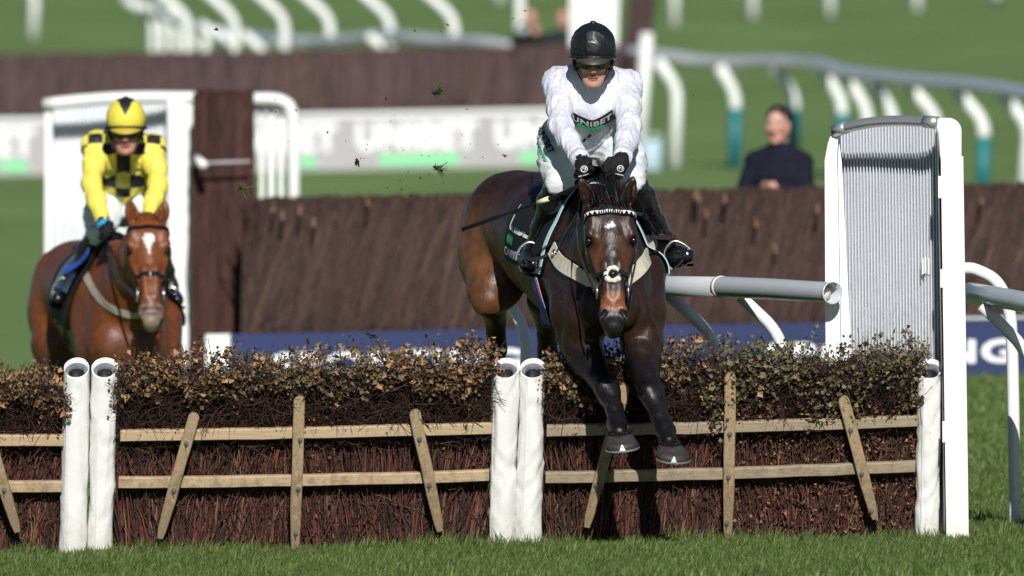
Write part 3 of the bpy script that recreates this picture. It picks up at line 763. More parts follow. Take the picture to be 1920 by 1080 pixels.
def rail_line(label, path, r, posts, rp=.05, mat_t='white2', name='running_rail', zoff=None, kind='bent'):
    root = None; pts = W(*[np.array(c, float) for c in zip(*path)]) if path else None
    for k, q in enumerate(posts):
        (ax, ay, bx, by, cx, dd, col) = q
        b = W(bx, by, dd); g0 = W(cx, 0, dd); g = V(g0[0], dd, gz(g0[0], dd) - .03)
        if root is None:
            root = empty(name, g, label, 'running rail', 'white running rails')
        pth = round_bend(W(ax, ay, dd), b, g, .16)
        if col == 'w':
            mb = MB(); mb.tube(pth, rp, 10); mb.build('post', M['white2'], root, smooth=True)
        else:
            k0 = len(pth) - 2; mb = MB(); mb.tube(pth[:k0 + 1], rp, 10); po = mb.build('post', M['white2'], root, smooth=True)
            mb = MB(); mb.tube(pth[k0:], rp * 1.15, 10); mb.build('teal_sleeve', M['teal'], po, smooth=True)
    if pts is not None:
        mb = MB(); mb.tube(smooth_path(pts, 40), r, 12); mb.build('rail_tube', M[mat_t], root, smooth=True)
    return root
def gpy(px, d):
    x = W(px, 500, d)[0]; z = float(gz(x, d)); return 540 - F * (math.tan(math.atan2(z - CAMH, d) + TH))
rail_line('curving grey running rail on teal sleeved posts, behind the man in the dark jumper',
          [(1180, 98, 150), (1230, 103, 149), (1330, 116, 148), (1420, 116, 147), (1480, 116, 146), (1540, 122, 144), (1580, 135, 142), (1640, 143, 140), (1700, 150, 138), (1780, 157, 135), (1860, 165, 132), (1930, 178, 129), (2050, 205, 125)], .075,
          [(1232, 112, 1270, 165, 1266, 148.5, 'w'), (1348, 124, 1380, 178, 1377, 147.5, 't'), (1452, 124, 1490, 180, 1487, 146.5, 't'), (1538, 130, 1580, 188, 1578, 144, 't'), (1587, 146, 1627, 206, 1625, 142, 't'),
           (1632, 152, 1676, 212, 1674, 140, 't'), (1702, 160, 1757, 218, 1755, 138, 't'), (1790, 168, 1846, 228, 1842, 134.5, 't'), (1878, 176, 1930, 238, 1916, 131, 'w')], .065, 'greyrail')
rail_line('far white running rail with straight posts, along the top right of the field',
          [(1180, -72, 226), (1500, -78, 228), (1700, -84, 230), (1950, -92, 232)], .07,
          [(x - 40, -70, x, -40, x, d, 'w') for x, d in ((1265, 222), (1412, 226), (1557, 227), (1720, 230), (1870, 233))], .068)
rail_line('farthest white running rail with close set posts, beyond the top right corner',
          [(900, -95, 246), (1300, -100, 246), (1950, -110, 250)], .07,
          [(x - 40, -95, x, -62, x, d, 'w') for x, d in ((938, 240), (1380, 243), (1597, 245), (1640, 246), (1778, 244), (1800, 246), (1822, 244), (1905, 243))], .085)
rail_line('white running rail with bent posts, crossing behind the far brush fence at top left',
          [(200, -42, 172), (440, -40, 171), (700, -42, 170), (1000, -46, 170)], .06,
          [(x - 75, -32, x, 35, x, 166, 'w') for x in (352, 441, 534, 619, 732, 852)] + [(972, -40, 975, 0, 975, 167, 'w')], .062)
rail_line('white running rail curving away behind the far brush fence at top left',
          [(270, 14, 186), (300, 25, 182), (340, 42, 178), (400, 60, 174), (470, 71, 170), (560, 79, 166), (640, 78, 164), (700, 70, 162), (760, 72, 160), (840, 79, 159), (905, 80, 158), (960, 92, 157.5)], .085,
          [(x - 45, y0, x, y0 + 38, x + 2, d, 'w') for x, y0, d in ((285, 0, 186), (306, 6, 184), (330, 14, 182), (358, 24, 179), (385, 30, 177), (420, 44, 173), (448, 55, 171), (500, 62, 168), (735, 66, 161))], .062, 'greyrail')
rail_line('lone white rail post with bent top at the top left corner', [(-40, -60, 215), (150, -64, 215)], .07,
          [(28, -52, 66, -10, 62, 221, 'w'), (200, -62, 238, -30, 236, 243, 'w')], .07)

# ---- brush fences
def brush_fence(label, x0, x1, d, zb, zt, dep, nst, seed, colr, lean, tips, rad=.008):
    r = np.random.default_rng(seed); g = lambda x: gz(x, d)
    root = empty('brush_fence', V((x0 + x1) / 2, d, gz((x0 + x1) / 2, d)), label, 'brush fence', 'steeplechase brush fences')
    mb = MB(); xs = np.linspace(x0, x1, 24); P = []
    for (yy, zz) in ((.02, zb - .05), (.06 + dep * .3, zt - .03), (dep * .7, zt - .03), (dep, 0)):
        P.append(np.stack([xs, d + yy + 0 * xs, g(xs) + zz], -1))
    P = np.array(P); mb.grid(P, flip=True)
    for e, fl in ((0, 0), (-1, 1)):
        mb.add(P[:, e], [[0, 1, 2, 3] if fl == 0 else [3, 2, 1, 0]])
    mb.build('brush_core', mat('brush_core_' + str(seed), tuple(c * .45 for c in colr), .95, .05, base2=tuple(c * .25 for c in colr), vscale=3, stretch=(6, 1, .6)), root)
    mb = MB(); K = 3; x = r.uniform(x0, x1, nst); f = r.uniform(0, 1, nst); ln = r.uniform(.35, 1, nst); t = np.linspace(0, 1, K)
    z0 = zb + (zt - zb) * (1 - ln) * r.uniform(0, 1, nst); z1 = np.minimum(z0 + ln * (zt - zb), zt + r.normal(0, .009, nst))
    zz = z0[:, None] + (z1 - z0)[:, None] * t; yy = (zz - zb) / (zt - zb) * dep * .3 + r.uniform(-.03, .03, nst)[:, None]
    xx = x[:, None] + (lean + r.normal(0, .13, nst))[:, None] * (z1 - z0)[:, None] * t
    q = np.stack([xx, d + yy, gz(xx, d) + zz], -1)
    k = r.uniform(0, 1, (nst, 1)); c = np.array(colr) * (.55 + .9 * k); k2 = r.uniform(0, 1, (nst, 1)); c = np.where(k2 > .965, np.array([.10, .055, .035]), c); c = np.where(k2 < .15, np.array(colr) * .55, c)
    mb.strands(q, r.uniform(.5, 1.6, nst) * rad, 4, c)
    # sloping top
    n2 = nst // 3; x = r.uniform(x0, x1, n2); y0 = r.uniform(dep * .25, dep * .65, n2)
    q = np.stack([x[:, None] + r.normal(0, .05, (n2, 1)) * t, d + y0[:, None] + .08 * t, gz(x, d)[:, None] + zt - .12 + (.12 + r.normal(0, .010, (n2, 1))) * t], -1)
    mb.strands(q, r.uniform(.6, 1.4, n2) * rad, 4, np.array(colr) * r.uniform(.4, 1.5, (n2, 1)))
    if tips is not None:
        n3 = len(tips); tx = tips[:, 0]; tz = tips[:, 1]
        q = np.stack([np.stack([tx, np.full(n3, d - .06), gz(tx, d) + tz], -1), np.stack([tx, np.full(n3, d + .1), gz(tx, d) + tz + .04], -1)], 1)
        mb.strands(q, np.full(n3, .0095), 6, np.repeat(np.array([[.22, .125, .075]]), n3, 0) * r.uniform(.6, 1.3, (n3, 1)))
        for a in q[:, 0]:
            th = np.arange(6) * np.pi / 3; mb.add(np.vstack([a + V(0, -.001, 0), np.stack([a[0] + .0095 * np.cos(th), np.full(6, a[1] - .001), a[2] + .0095 * np.sin(th)], -1)]),
                                                  np.array([[0, 1 + (i + 1) % 6, 1 + i] for i in range(6)])[:, ::-1], col=(.26, .15, .09))
    b = mb.build('birch', M['twig'], root, usecol=True, smooth=True)
    return root
D2 = 85.0; S2 = F / D2
X2 = lambda px: (px - 960) / S2
rt = np.random.default_rng(3)
tipx = np.concatenate([rt.uniform(X2(1240), X2(1990), 18), rt.uniform(X2(870), X2(930), 2), X2(np.array([512, 530, 562, 588, 690]))])
tips = np.stack([tipx, 1.20 - np.abs(rt.normal(0, .13, len(tipx)))], -1)
f2 = brush_fence('long dark birch fence above a navy board, standing just behind the hurdles', X2(452), X2(2120), D2,   .34, 1.225, .9, 10000, 5, (.042, .020, .016), .30, tips, .0055)
def board(root, name, m, xa, xb, d, z0, z1, th=.03):
    xs = np.linspace(xa, xb, 12); mb = MB(); P = []
    for (yy, zz) in ((0, z0), (0, z1), (th, z1), (th, z0)):
        P.append(np.stack([xs, d + yy + 0 * xs, gz(xs, d) + zz], -1))
    P.append(P[0]); P = np.array(P); mb.grid(P, flip=True)
    mb.add(P[:4, 0], [[0, 1, 2, 3]]); mb.add(P[:4, -1], [[3, 2, 1, 0]])
    return mb.build(name, m, root)
def board_text(root, txt, m, xa, width, d, zbase, hgt, bold=.03, spacing=1.0, name='lettering'):
    v, t, w = text_geo(txt, bold, spacing); x = xa + v[:, 0] / w * width
    P = np.stack([x, np.full(len(x), d), gz(x, d) + zbase + v[:, 1] * hgt], -1)
    return mesh_obj(name, P, [t], m, root, smooth=False)
nb = board(f2, 'navy_board', M['navy'], X2(432), X2(2120), D2 - .06, .0, .365)
board_text(nb, 'SPORTING', M['sign_white'], X2(511), 467 / S2, D2 - .064, .082, .157, .035, 1.12)
board_text(nb, 'SPORTING', M['sign_white'], X2(1435), 467 / S2, D2 - .064, .082, .157, .035, 1.12)
board(nb, 'top_trim', M['greyrail'], X2(1700), X2(2120), D2 - .075, .365, .385, .05)
board(nb, 'board_end', M['white2'], X2(386), X2(431.5), D2 - .075, .0, .365, .06)

D3 = 150.0; S3 = F / D3; X3 = lambda px: (px - 960) / S3
f3 = brush_fence('far brown brush fence above a grey lettered board, crossing the course behind', X3(-260), X3(1165), D3, .62, 1.37, 1.0, 3800, 6, (.062, .036, .036), .03, None, .014)
b3 = board(f3, 'lettered_board', M['sign_grey'], X3(-260), X3(1190), D3 - .08, .0, .60)
board(b3, 'top_trim', M['sign_white'], X3(-260), X3(1190), D3 - .10, .60, .655, .06)
for a in (-162, 405, 668, 929):
    board_text(b3, 'UNIBET', M['sign_white'], X3(a), 228 / S3, D3 - .085, .21, .335, .05, 1.1)
for (a, b) in ((0, 52), (562, 592), (712, 862), (975, 1012)):
    board(b3, 'green_block', M['sign_green'], X3(a), X3(b), D3 - .09, .045, .165, .008)

def brush_wing(label, pxa, pxb, pyt, d, lean_px, seed, colr, pole=True):
    s = F / d; r = np.random.default_rng(seed); xa, xb = (pxa - 960) / s, (pxb - 960) / s
    g = float(gz((xa + xb) / 2, d)); zt = W(pxa, pyt, d)[2] - g; lx = lean_px / s
    root = empty('brush_wing', V((xa + xb) / 2, d, g), label, 'brush wing')
    mb = MB(); P = np.array([[[xa, d + .05, g], [xb, d + .05, g]], [[xa + lx, d + .05, g + zt - .03], [xb + lx, d + .05, g + zt - .03]], [[xa + lx, d + .4, g + zt - .03], [xb + lx, d + .4, g + zt - .03]], [[xa, d + .5, g], [xb, d + .5, g]]])
    mb.grid(P, flip=True); mb.add(P[:, 0], [[0, 1, 2, 3]]); mb.add(P[:, 1], [[3, 2, 1, 0]])
    mb.build('brush_core', M['dark'], root)
    n = 2200; mb = MB(); t = np.linspace(0, 1, 4)
    x = r.uniform(xa, xb, n); z0 = r.uniform(0, .6, n) * zt; z1 = np.minimum(z0 + r.uniform(.3, .9, n) * zt, zt + r.normal(0, .015, n))
    zz = z0[:, None] + (z1 - z0)[:, None] * t; xx = x[:, None] + lx * zz / zt + r.normal(0, .012, (n, 4))
    q = np.stack([xx, d + r.uniform(-.02, .06, (n, 1)) + 0 * t, g + zz], -1)
    c = np.array(colr) * r.uniform(.35, 1.6, (n, 1)); mb.strands(q, r.uniform(.003, .008, n), 4, c)
    n = 260; x = r.uniform(xa, xb, n); q = np.stack([x[:, None] + lx + 0 * t, d + r.uniform(.05, .4, (n, 1)) + 0 * t, g + zt - .1 + (.1 + r.normal(0, .02, (n, 1))) * t], -1)
    mb.strands(q, r.uniform(.006, .014, n), 4, np.array(colr) * r.uniform(.35, 1.6, (n, 1)))
    mb.build('birch', M['twig'], root, usecol=True, smooth=True)
    return root
bw = brush_wing('tall narrow column of upright birch, between two white wing panels', 363, 469, 180, 86.2, 3, 8, (.052, .020, .017))
mb = MB(); mb.tube(W(np.array([376, 470]), np.array([306, 303]), 86.0), .011, 10); pl = mb.build('cross_pole', M['sign_grey'], bw, smooth=True)
mb = MB(); mb.tube([W(368, 297, 86.05), W(383, 310, 85.9)], .028, 12); mb.build('pole_end', M['white2'], pl, smooth=True)
brush_wing('leaning dark birch column beside a white post, behind the jockey in white', 1150, 1192, -70, 151, 40, 9, (.055, .033, .033))
mbp = MB(); mbp.tube([W(1199, 296, 148.5), W(1213, 62, 148.5)], .07, 12)
tag(mbp.build('wing_post', M['white2'], smooth=True, origin=W(1199, 296, 148.5)), 'blurred white leaning post, between the birch column and the pale blue drum', 'post')

def far_wing(label, pl, pr, ptl, ptr, dl, dr, wl_, wr_, ns, shade=.22, rounded=True):
    sl, sr = F / dl, F / dr
    root = empty('fence_wing', W((pl + pr) / 2, gpy((pl + pr) / 2, (dl + dr) / 2), (dl + dr) / 2), label, 'wing panel', 'white wing panels of the brush fence')
    for (x, w, t, d) in ((pl, wl_, ptl, dl), (pr - wr_, wr_, ptr, dr)):
        gb = gpy(x, d) + 6; mb = MB(); prism(mb, [(x, gb), (x + w, gb), (x + w, t), (x, t)], d, .3, .02); mb.build('post', M['white2'], root)
    u = np.linspace(0, 1, ns * 8 + 1); P = []
    for s_ in (0, .25, .5, .75, 1):
        d = dl + (dr - dl) * u + shade + .05 * np.sin(np.pi * u) - .04 * np.abs(np.sin(np.pi * ns * u)); px = pl + wl_ + (pr - wr_ - pl - wl_) * u
        gb = np.interp(u, [0, 1], [gpy(pl, dl), gpy(pr, dr)]); pt = ptl + (ptr - ptl) * u + 4 - 5 * np.sin(np.pi * u); P.append(W(px, pt + (gb - pt) * s_, d))
    P = np.array(P); mb = MB(); mb.grid(P, flip=True); mb.grid(P + V(0, .012, 0)); mb.build('corrugated_sheet', M['slat'], root, smooth=True)
    t = np.linspace(0, 1, 12); mb = MB(); mb.tube(W(pl + (pr - pl) * t, ptl + (ptr - ptl) * t - 6 * np.sin(np.pi * t), dl + (dr - dl) * t), .042, 12); mb.build('top_tube', M['white2'], root, smooth=True)
    return root
far_wing('white fence wing panel with shadowed arched top, behind the jockey in yellow', 84, 366, 196, 184, 87.0, 86.6, 14, 52, 30, .3)
# slatted wing behind the fence
def slat_wing():
    d = 92.0; s = F / d
    root = empty('fence_wing', W(515, gpy(515, d), d), 'open white slatted wing with rounded corner, right of the birch column', 'wing panel', 'white wing panels of the brush fence')
    g = lambda px: gpy(px, d) + 4
    mb = MB(); pth = np.vstack([W(440, 186, d), W(505, 185, d), smooth_path([W(524, 187, d), W(541, 197, d), W(549, 215, d)], 8), W(551, 300, d), W(553, g(553), d)]); mb.tube(pth, .042, 12); mb.build('frame_tube', M['white2'], root, smooth=True)
    for px, w in ((475, 4), (491, 5), (509, 6.5), (527, 5.5), (541, 4.5)):
        mb = MB(); prism(mb, [(px - w, g(px)), (px + w, g(px)), (px + w - 2, 190), (px - w + 2, 190)], d + .1, .04, .008); mb.build('slat', M['white2'], root)
slat_wing()
# far wing panel behind the jockey's head
mb = MB(); prism(mb, [(1068, gpy(1068, 150.3) + 5), (1150, gpy(1150, 150.3) + 5), (1163, -70), (1068, -70)], 150.3, .35, .03)
rt_ = tag(mb.build('fence_wing', M['white2'], origin=W(1110, gpy(1110, 150.3), 150.3)), 'plain white wing panel directly behind the black helmet', 'wing panel', 'white wing panels of the brush fence')
mb = MB(); zz = np.array([0, .004, .02, .30, .33, .345, .345]); g = W(1221, 0, 147)
rr_ = np.array([.02, .115, .125, .128, .120, .10, .0]) ; th = np.linspace(0, 2 * np.pi, 25)
Pd = np.stack([np.stack([g[0] + r_ * np.cos(th), 147 + r_ * np.sin(th), gz(g[0], 147) + z_ + 0 * th], -1) for r_, z_ in zip(rr_, zz)])
mb.grid(Pd); dr = mb.build('drum', M['pblue'], smooth=True, origin=V(g[0], 147, gz(g[0], 147)))
tag(dr, 'small pale blue drum on the grass beside the far white post', 'drum')
mb = MB(); mb.tube(smooth_path([V(g[0] - .11, 147, gz(g[0], 147) + .33), V(g[0] - .08, 147, gz(g[0], 147) + .40), V(g[0] + .08, 147, gz(g[0], 147) + .40), V(g[0] + .11, 147, gz(g[0], 147) + .33)], 16), .008, 8); mb.build('handle', M['white2'], dr, smooth=True)
# ================================================================ horses
rng = np.random.default_rng(99)
class Horse: pass
def head_frame(poll, muz, yaw=0.0):
    w = nrm(muz - poll)                                   # poll -> muzzle
    x = nrm(V(1, 0, 0) * math.cos(yaw) + V(0, 1, 0) * math.sin(yaw)); x = nrm(x - w * (x @ w))
    y = np.cross(x, w);  y = y if y[1] < 0 else -y         # out of the face, towards the camera
    return x, y, w, float(np.linalg.norm(muz - poll))
def add_head(s, poll, muz, yaw, sc, ears):
    x, y, w, L = head_frame(poll, muz, yaw)
    hp = lambda a, b, t: poll + x * a * sc + y * b * sc + w * t * L
    A = np.stack([x, y, w])
    prof = [(-.02, .068, .075, -.05), (.06, .093, .086, -.045), (.16, .104, .098, -.045), (.28, .105, .102, -.05), (.40, .086, .094, -.045), (.54, .066, .077, -.03), (.68, .053, .062, -.018), (.82, .051, .056, -.012), (.92, .053, .052, -.014), (.99, .042, .038, -.022)]
    s.echain([(hp(0, o, t), (a * sc, b * sc)) for t, a, b, o in prof], x, .012, 'head')
    for q in (-1, 1):
        s.ell(hp(q * .052, -.12, .30), (.045 * sc, .085 * sc, .135 * sc), A, .05, 'head')          # jaw
        s.ell(hp(q * .088, .018, .245), (.026 * sc, .03 * sc, .035 * sc), A, .025, 'head')          # brow
        s.ell(hp(q * .101, .008, .292), (.016 * sc, .022 * sc, .022 * sc), A, .010, 'head', op='s')   # socket
        s.cap(hp(q * .085, -.015, .37), hp(q * .058, .012, .60), .016 * sc, .008 * sc, .02, 'head')     # facial crest
        s.cap(hp(q * .030, .042, .50), hp(q * .026, .035, .78), .017 * sc, .014 * sc, .02, 'head')       # nasal bone edge
        s.ell(hp(q * .040, .012, .915), (.026 * sc, .035 * sc, .045 * sc), A, .015, 'head')         # nostril rim
        c, sn = math.cos(q * .5), math.sin(q * .5)
        A2 = np.stack([x * c - w * sn, y, w * c + x * sn])
        s.ell(hp(q * .045, .040, .925), (.0105 * sc, .026 * sc, .027 * sc), A2, .006, 'head', op='s')
        s.ell(hp(q * .075, .02, .12), (.028 * sc, .03 * sc, .05 * sc), A, .03, 'head')     # temple
    s.ell(hp(0, -.012, 1.005), (.040 * sc, .036 * sc, .026 * sc), A, .015, 'head')             # upper lip
    s.ell(hp(0, -.045, 1.025), (.034 * sc, .034 * sc, .026 * sc), A, .012, 'head')             # chin
    for (base, tip, open_) in ears:
        base, tip, open_ = np.asarray(base), np.asarray(tip), nrm(open_)
        e = tip - base; sd_ = np.cross(nrm(e), open_)
        s.echain([(base - e * .1, (.030, .026)), (base + e * .3, (.036, .026)), (base + e * .55, (.033, .022)), (base + e * .8, (.021, .014)), (tip, (.005, .005))], sd_, .012, 'head')
        s.p.append(dict(kind='ecap', tag='head', k=.006, op='s', a=base + e * .12 + open_ * .020, b=base + e * .82 + open_ * .014, u=nrm(sd_), v=np.cross(nrm(e), nrm(sd_)), w=nrm(e), L=float(np.linalg.norm(e)) * .7, sa=(.021, .018), sb=(.008, .010)))
    return hp, (x, y, w, L)

def horse_main():
    s = SDF(); H = Horse(); H.s = s
    side = nrm(V(.97, .24, 0)); fwd = nrm(V(.24, -.97, -.03))
    c = lambda px, py, d: W(px, py, d)
    s.echain([(c(992, 425, 61.42), (.245, .25)), (c(1010, 432, 61.2), (.265, .262)), (c(1042, 452, 60.85), (.255, .275)), (c(1078, 474, 60.5), (.268, .305)), (c(1108, 500, 60.15), (.25, .325)), (c(1134, 528, 59.85), (.215, .235))], side, .05, 'trunk')
    s.ell(c(1140, 560, 59.74), (.18, .13, .15), np.stack([side, fwd, np.cross(side, fwd)]), .06, 'trunk')       # breast
    for px in (1096, 1186): s.ell(c(px, 592, 59.70), (.10, .095, .13), None, .045, 'trunk')                        # pectorals
    s.cap(c(1092, 385, 60.3), c(1110, 392, 60.0), .10, .10, .08, 'trunk')                                       # withers
    # quarters
    s.chain([(c(960, 405, 61.35), .21), (c(938, 478, 61.28), .172), (c(925, 540, 61.15), .118), (c(915, 568, 61.08), .07)], .06, 'hind')
    s.chain([(c(1030, 410, 61.45), .20), (c(1040, 480, 61.4), .16), (c(1045, 545, 61.25), .09), (c(1045, 575, 61.2), .07)], .06, 'hind')
    s.ell(c(905, 470, 61.38), (.10, .2, .24), None, .08, 'hind')
    for (gx, d) in ((928, 61.25), (1022, 61.3)):
        s.chain([(c(gx - 6, 562, d - .05), .075), (c(gx + 1, 600, d + .12), .050), (c(gx + 4, 655, d + .22), .047), (c(gx, 700, d + .18), .038), (c(gx - 2, 770, d + .1), .034), (c(gx - 3, 800, d + .06), .043), (c(gx - 4, 822, d + .0), .04)], .02, 'leg')
    # neck
    s.echain([(c(1120, 475, 59.95), (.165, .27)), (c(1132, 450, 59.7), (.125, .20)), (c(1140, 425, 59.48), (.092, .145)), (c(1142, 410, 59.37), (.085, .115))], V(1, 0, 0), .06, 'neck')
    # shoulders and forelegs
    s.chain([(c(1068, 520, 59.98), .115), (c(1080, 585, 59.82), .115), (c(1090, 640, 59.80), .098), (c(1100, 672, 59.72), .082), (c(1124, 708, 59.58), .055), (c(1136, 724, 59.5), .056), (c(1142, 741, 59.47), .047), (c(1152, 768, 59.4), .0375), (c(1157, 795, 59.34), .044), (c(1161, 812, 59.27), .041)], .03, 'leg')
    s.chain([(c(1208, 510, 60.05), .10), (c(1203, 585, 59.85), .108), (c(1203, 640, 59.78), .095), (c(1207, 676, 59.66), .078), (c(1214, 712, 59.52), .056), (c(1222, 737, 59.43), .056), (c(1229, 756, 59.4), .046), (c(1238, 782, 59.33), .0375), (c(1248, 808, 59.27), .044), (c(1254, 828, 59.2), .041)], .03, 'leg')
    s.cap(c(1095, 640, 59.72), c(1112, 690, 59.6), .05, .035, .05, 'leg'); s.cap(c(1198, 640, 59.68), c(1204, 690, 59.56), .05, .035, .05, 'leg')
    for a in ((1128, 722, 59.47), (1216, 735, 59.39)): s.ell(c(*a), (.03, .03, .04), None, .025, 'leg')
    poll, muz = c(1143, 388, 59.28), c(1151, 612, 59.06)
    hp, (x, y, w, L) = add_head(s, poll, muz, .05, 1.06,
        [(c(1112, 384, 59.32), c(1086, 331, 59.30), V(.25, -1, -.1)), (c(1174, 382, 59.32), c(1188, 328, 59.31), V(-.2, -1, -.1))])
    H.hp = hp; H.fr = (x, y, w, L); H.poll = poll
    for (px, py, d, r_, k_) in ((1082, 640, 59.72, (.07, .06, .12), .016), (1212, 640, 59.68, (.062, .055, .125), .016), (1112, 575, 59.60, (.06, .05, .10), .02), (1174, 575, 59.60, (.06, .05, .10), .02)): s.ell(c(px, py, d), r_, None, k_, 'trunk')
    v, f = s.mesh(.0095); v = fold_mesh(v, f, .0016, 9, 31); v = fold_mesh(v, f, .0007, 34, 32, (1, 1, .6))
    # pigment
    col = np.zeros_like(v); q = v - poll; t = q @ w / L; hx_, hy_ = q @ x, q @ y
    r = np.random.default_rng(5); n1 = wrinkle(v, 1, 2.2, 3) * .5; n2 = wrinkle(v, 1, 9, 4) * .5
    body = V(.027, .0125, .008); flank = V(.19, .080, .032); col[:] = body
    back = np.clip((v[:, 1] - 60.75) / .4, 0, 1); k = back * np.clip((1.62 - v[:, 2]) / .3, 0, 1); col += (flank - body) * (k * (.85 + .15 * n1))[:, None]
    # darker lower legs
    for (px, py, d, zt) in ((1130, 730, 59.5, 700), (1225, 740, 59.4, 712)):
        pass
    low = np.clip((.98 - v[:, 2]) / .16, 0, 1) ; col = col * (1 - low[:, None]) + V(.0075, .0068, .0075) * low[:, None]
    hd = (t > -.1) & (t < 1.2) & (hy_ > -.2) & (np.abs(hx_) < .16) & (v[:, 1] < 59.45)
    ax = np.abs(hx_)
    tan = V(.16, .062, .024); grey = V(.032, .026, .028)
    stripe = np.clip(1 - ax / (.035 + .02 * np.clip(.4 - t, 0, 1)), 0, 1) ** .6
    fcol = body * 1.2 + (tan - body * 1.2) * (np.clip((ax - .028) / .03, 0, 1) * np.clip((t - .22) / .15, 0, 1) * np.clip((.98 - ax / .1), 0, 1))[:, None]
    fcol = fcol * (1 - .75 * stripe[:, None]) + grey * .75 * stripe[:, None]
    mz = np.clip((t - .72) / .06, 0, 1); fcol = fcol * (1 - mz[:, None]) + V(.24, .078, .03) * mz[:, None]
    ns_ = np.clip((t - .865 + .02 * n2 + .35 * ax) / .03, 0, 1); fcol = fcol * (1 - ns_[:, None]) + V(.014, .013, .016) * ns_[:, None]
    star = ((((hx_ - .006) / .0085) ** 2 + ((t - .185) / .026) ** 2) < 1) | ((((hx_ + .004) / .023) ** 2 + ((t - .196 + .25 * hx_) / .0125) ** 2) < 1)
    fcol[star & (hy_ > 0)] = V(.62, .6, .58)
    eb = np.clip(1 - np.hypot((ax - .1) / .035, (t - .30) / .06), 0, 1); fcol *= (1 - .7 * eb[:, None])
    col[hd] = fcol[hd]
    ear = (t < -.03) & (v[:, 1] < 59.42) & (v[:, 2] > poll[2]); col[ear] = V(.022, .010, .008)
    mud = (wrinkle(v, 1, 41, 17) + .6 * wrinkle(v, 1, 90, 18) > 2.15 - .9 * np.clip((1.15 - v[:, 2]) / .5, 0, 1)) & (v[:, 1] < 60.2); col[mud] = V(.085, .062, .042)
    col *= (1 + .12 * n2 + .1 * n1)[:, None]
    base = V(v[:, 0].mean(), 60.2, 0.45)
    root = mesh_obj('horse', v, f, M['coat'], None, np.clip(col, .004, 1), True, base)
    tag(root, 'dark bay horse with small white star leaping over the hurdle in front', 'horse'); H.root = root
    # eyes
    for qx in (-1, 1):
        mb = MB(); ph, th = np.meshgrid(np.linspace(0, np.pi, 9), np.linspace(0, 2 * np.pi, 13), indexing='ij')
        cc = hp(qx * .096, .010, .292); mb.grid(cc + .0195 * np.stack([np.sin(ph) * np.cos(th), np.sin(ph) * np.sin(th), np.cos(ph)], -1)); mb.build('eye', M['eye'], root, smooth=True)
    # hooves with bright shoes
    rr0 = np.random.default_rng(6)
    for (pt, pb, dt, db, rt_, rb) in (((1161, 808), (1167, 838), 59.28, 59.2, .053, .083), ((1254, 826), (1263, 857), 59.21, 59.13, .053, .085)):
        a, b = c(*pt, dt), c(*pb, db); ax_ = nrm(b - a)
        nsole = nrm(V(.10 if pt[0] < 1200 else -.05, .18 if pt[0] < 1200 else .26, -1)); th = np.linspace(0, 2 * np.pi, 29)
        u = nrm(V(1, 0, 0) - nsole * nsole[0]); vv = np.cross(nsole, u)
        ring = lambda cen, r_: cen + r_ * (np.cos(th)[:, None] * u * .93 + np.sin(th)[:, None] * vv * (1.08 - .10 * np.sin(th)[:, None] ** 2))
        mb = MB(); mb.grid(np.stack([ring(a - ax_ * .01, rt_ * .72), ring(a, rt_), ring(a + (b - a) * .22, rt_ * 1.06), ring(a + (b - a) * .6, rt_ + (rb - rt_) * .62), ring(b, rb), ring(b, rb * .6), ring(b - nsole * .006, rb * .05)]), flip=True)
        hf = mb.build('hoof', M['hoofm'], root, smooth=True)
        mb = MB(); k = slice(None); mb.grid(np.stack([ring(b, rb + .0015), ring(b + nsole * .009, rb + .001), ring(b + nsole * .009, rb * .72), ring(b - nsole * .001, rb * .72)]), flip=True)
        fr = np.argmin(ring(b, rb)[:, 1]); e = ring(b, rb + .002)[fr]; mb2 = nrm(e - b)
        up_ = -nsole * .026 - mb2 * .010
        mb.add(np.stack([e - u * .013 + mb2 * .002, e + u * .013 + mb2 * .002, e + up_ + u * .002 + mb2 * .003, e + up_ - u * .002 + mb2 * .003, e - u * .013 - mb2 * .004, e + u * .013 - mb2 * .004]), [[0, 1, 2, 3]], np.array([[0, 3, 4], [1, 5, 2]]))
        cb = MB(); nn = 420; ta = rr0.uniform(0, 2 * np.pi, nn); rg = a - ax_ * .006 + rt_ * .90 * (np.cos(ta)[:, None] * u * .93 + np.sin(ta)[:, None] * vv); dr = nrm(rg - a) * .008 + ax_ * rr0.uniform(.012, .03, (nn, 1))
        cb.strands(rg[:, None] + dr[:, None] * np.linspace(0, 1, 4)[None, :, None], np.full(nn, .0013), 3, None); cb.build('coronet_hair', M['hair'], hf, smooth=True)
        mb.build('horseshoe', M['shoe'], hf, smooth=False)
    # forelock and mane
    mb = MB(); n = 900; K = 6; t_ = np.linspace(0, 1, K)
    rr = np.random.default_rng(11)
    bx = rr.normal(1143, 13, n).clip(1112, 1176); b0 = W(bx, 388 + rr.normal(0, 4, n), np.full(n, 59.30))
    p0 = b0 + V(0, -.035, .01) + rr.normal(0, .008, (n, 3))
    sx = rr.normal(0, 1, n); top = np.stack([(-.03 + .022 * sx + .1 * (b0[:, 0] - W(1143, 388, 59.3)[0])), .12 + rr.uniform(-.05, .25, n), .02 + .12 * rr.uniform(0, 1, n) ** 1.7 - .02 * np.abs(sx)], -1)
    mid = top * .5 + np.stack([0 * sx, -.035 + 0 * sx, .035 + 0 * sx], -1)
    P = (1 - t_)[None, :, None] ** 2 * p0[:, None] + 2 * (t_ * (1 - t_))[None, :, None] * (p0 + mid)[:, None] + (t_ ** 2)[None, :, None] * (p0 + top)[:, None]
    P += rr.normal(0, .002, P.shape); mb.strands(P, np.full(n, .0019)[:, None] * np.linspace(1.1, .25, K)[None], 3)
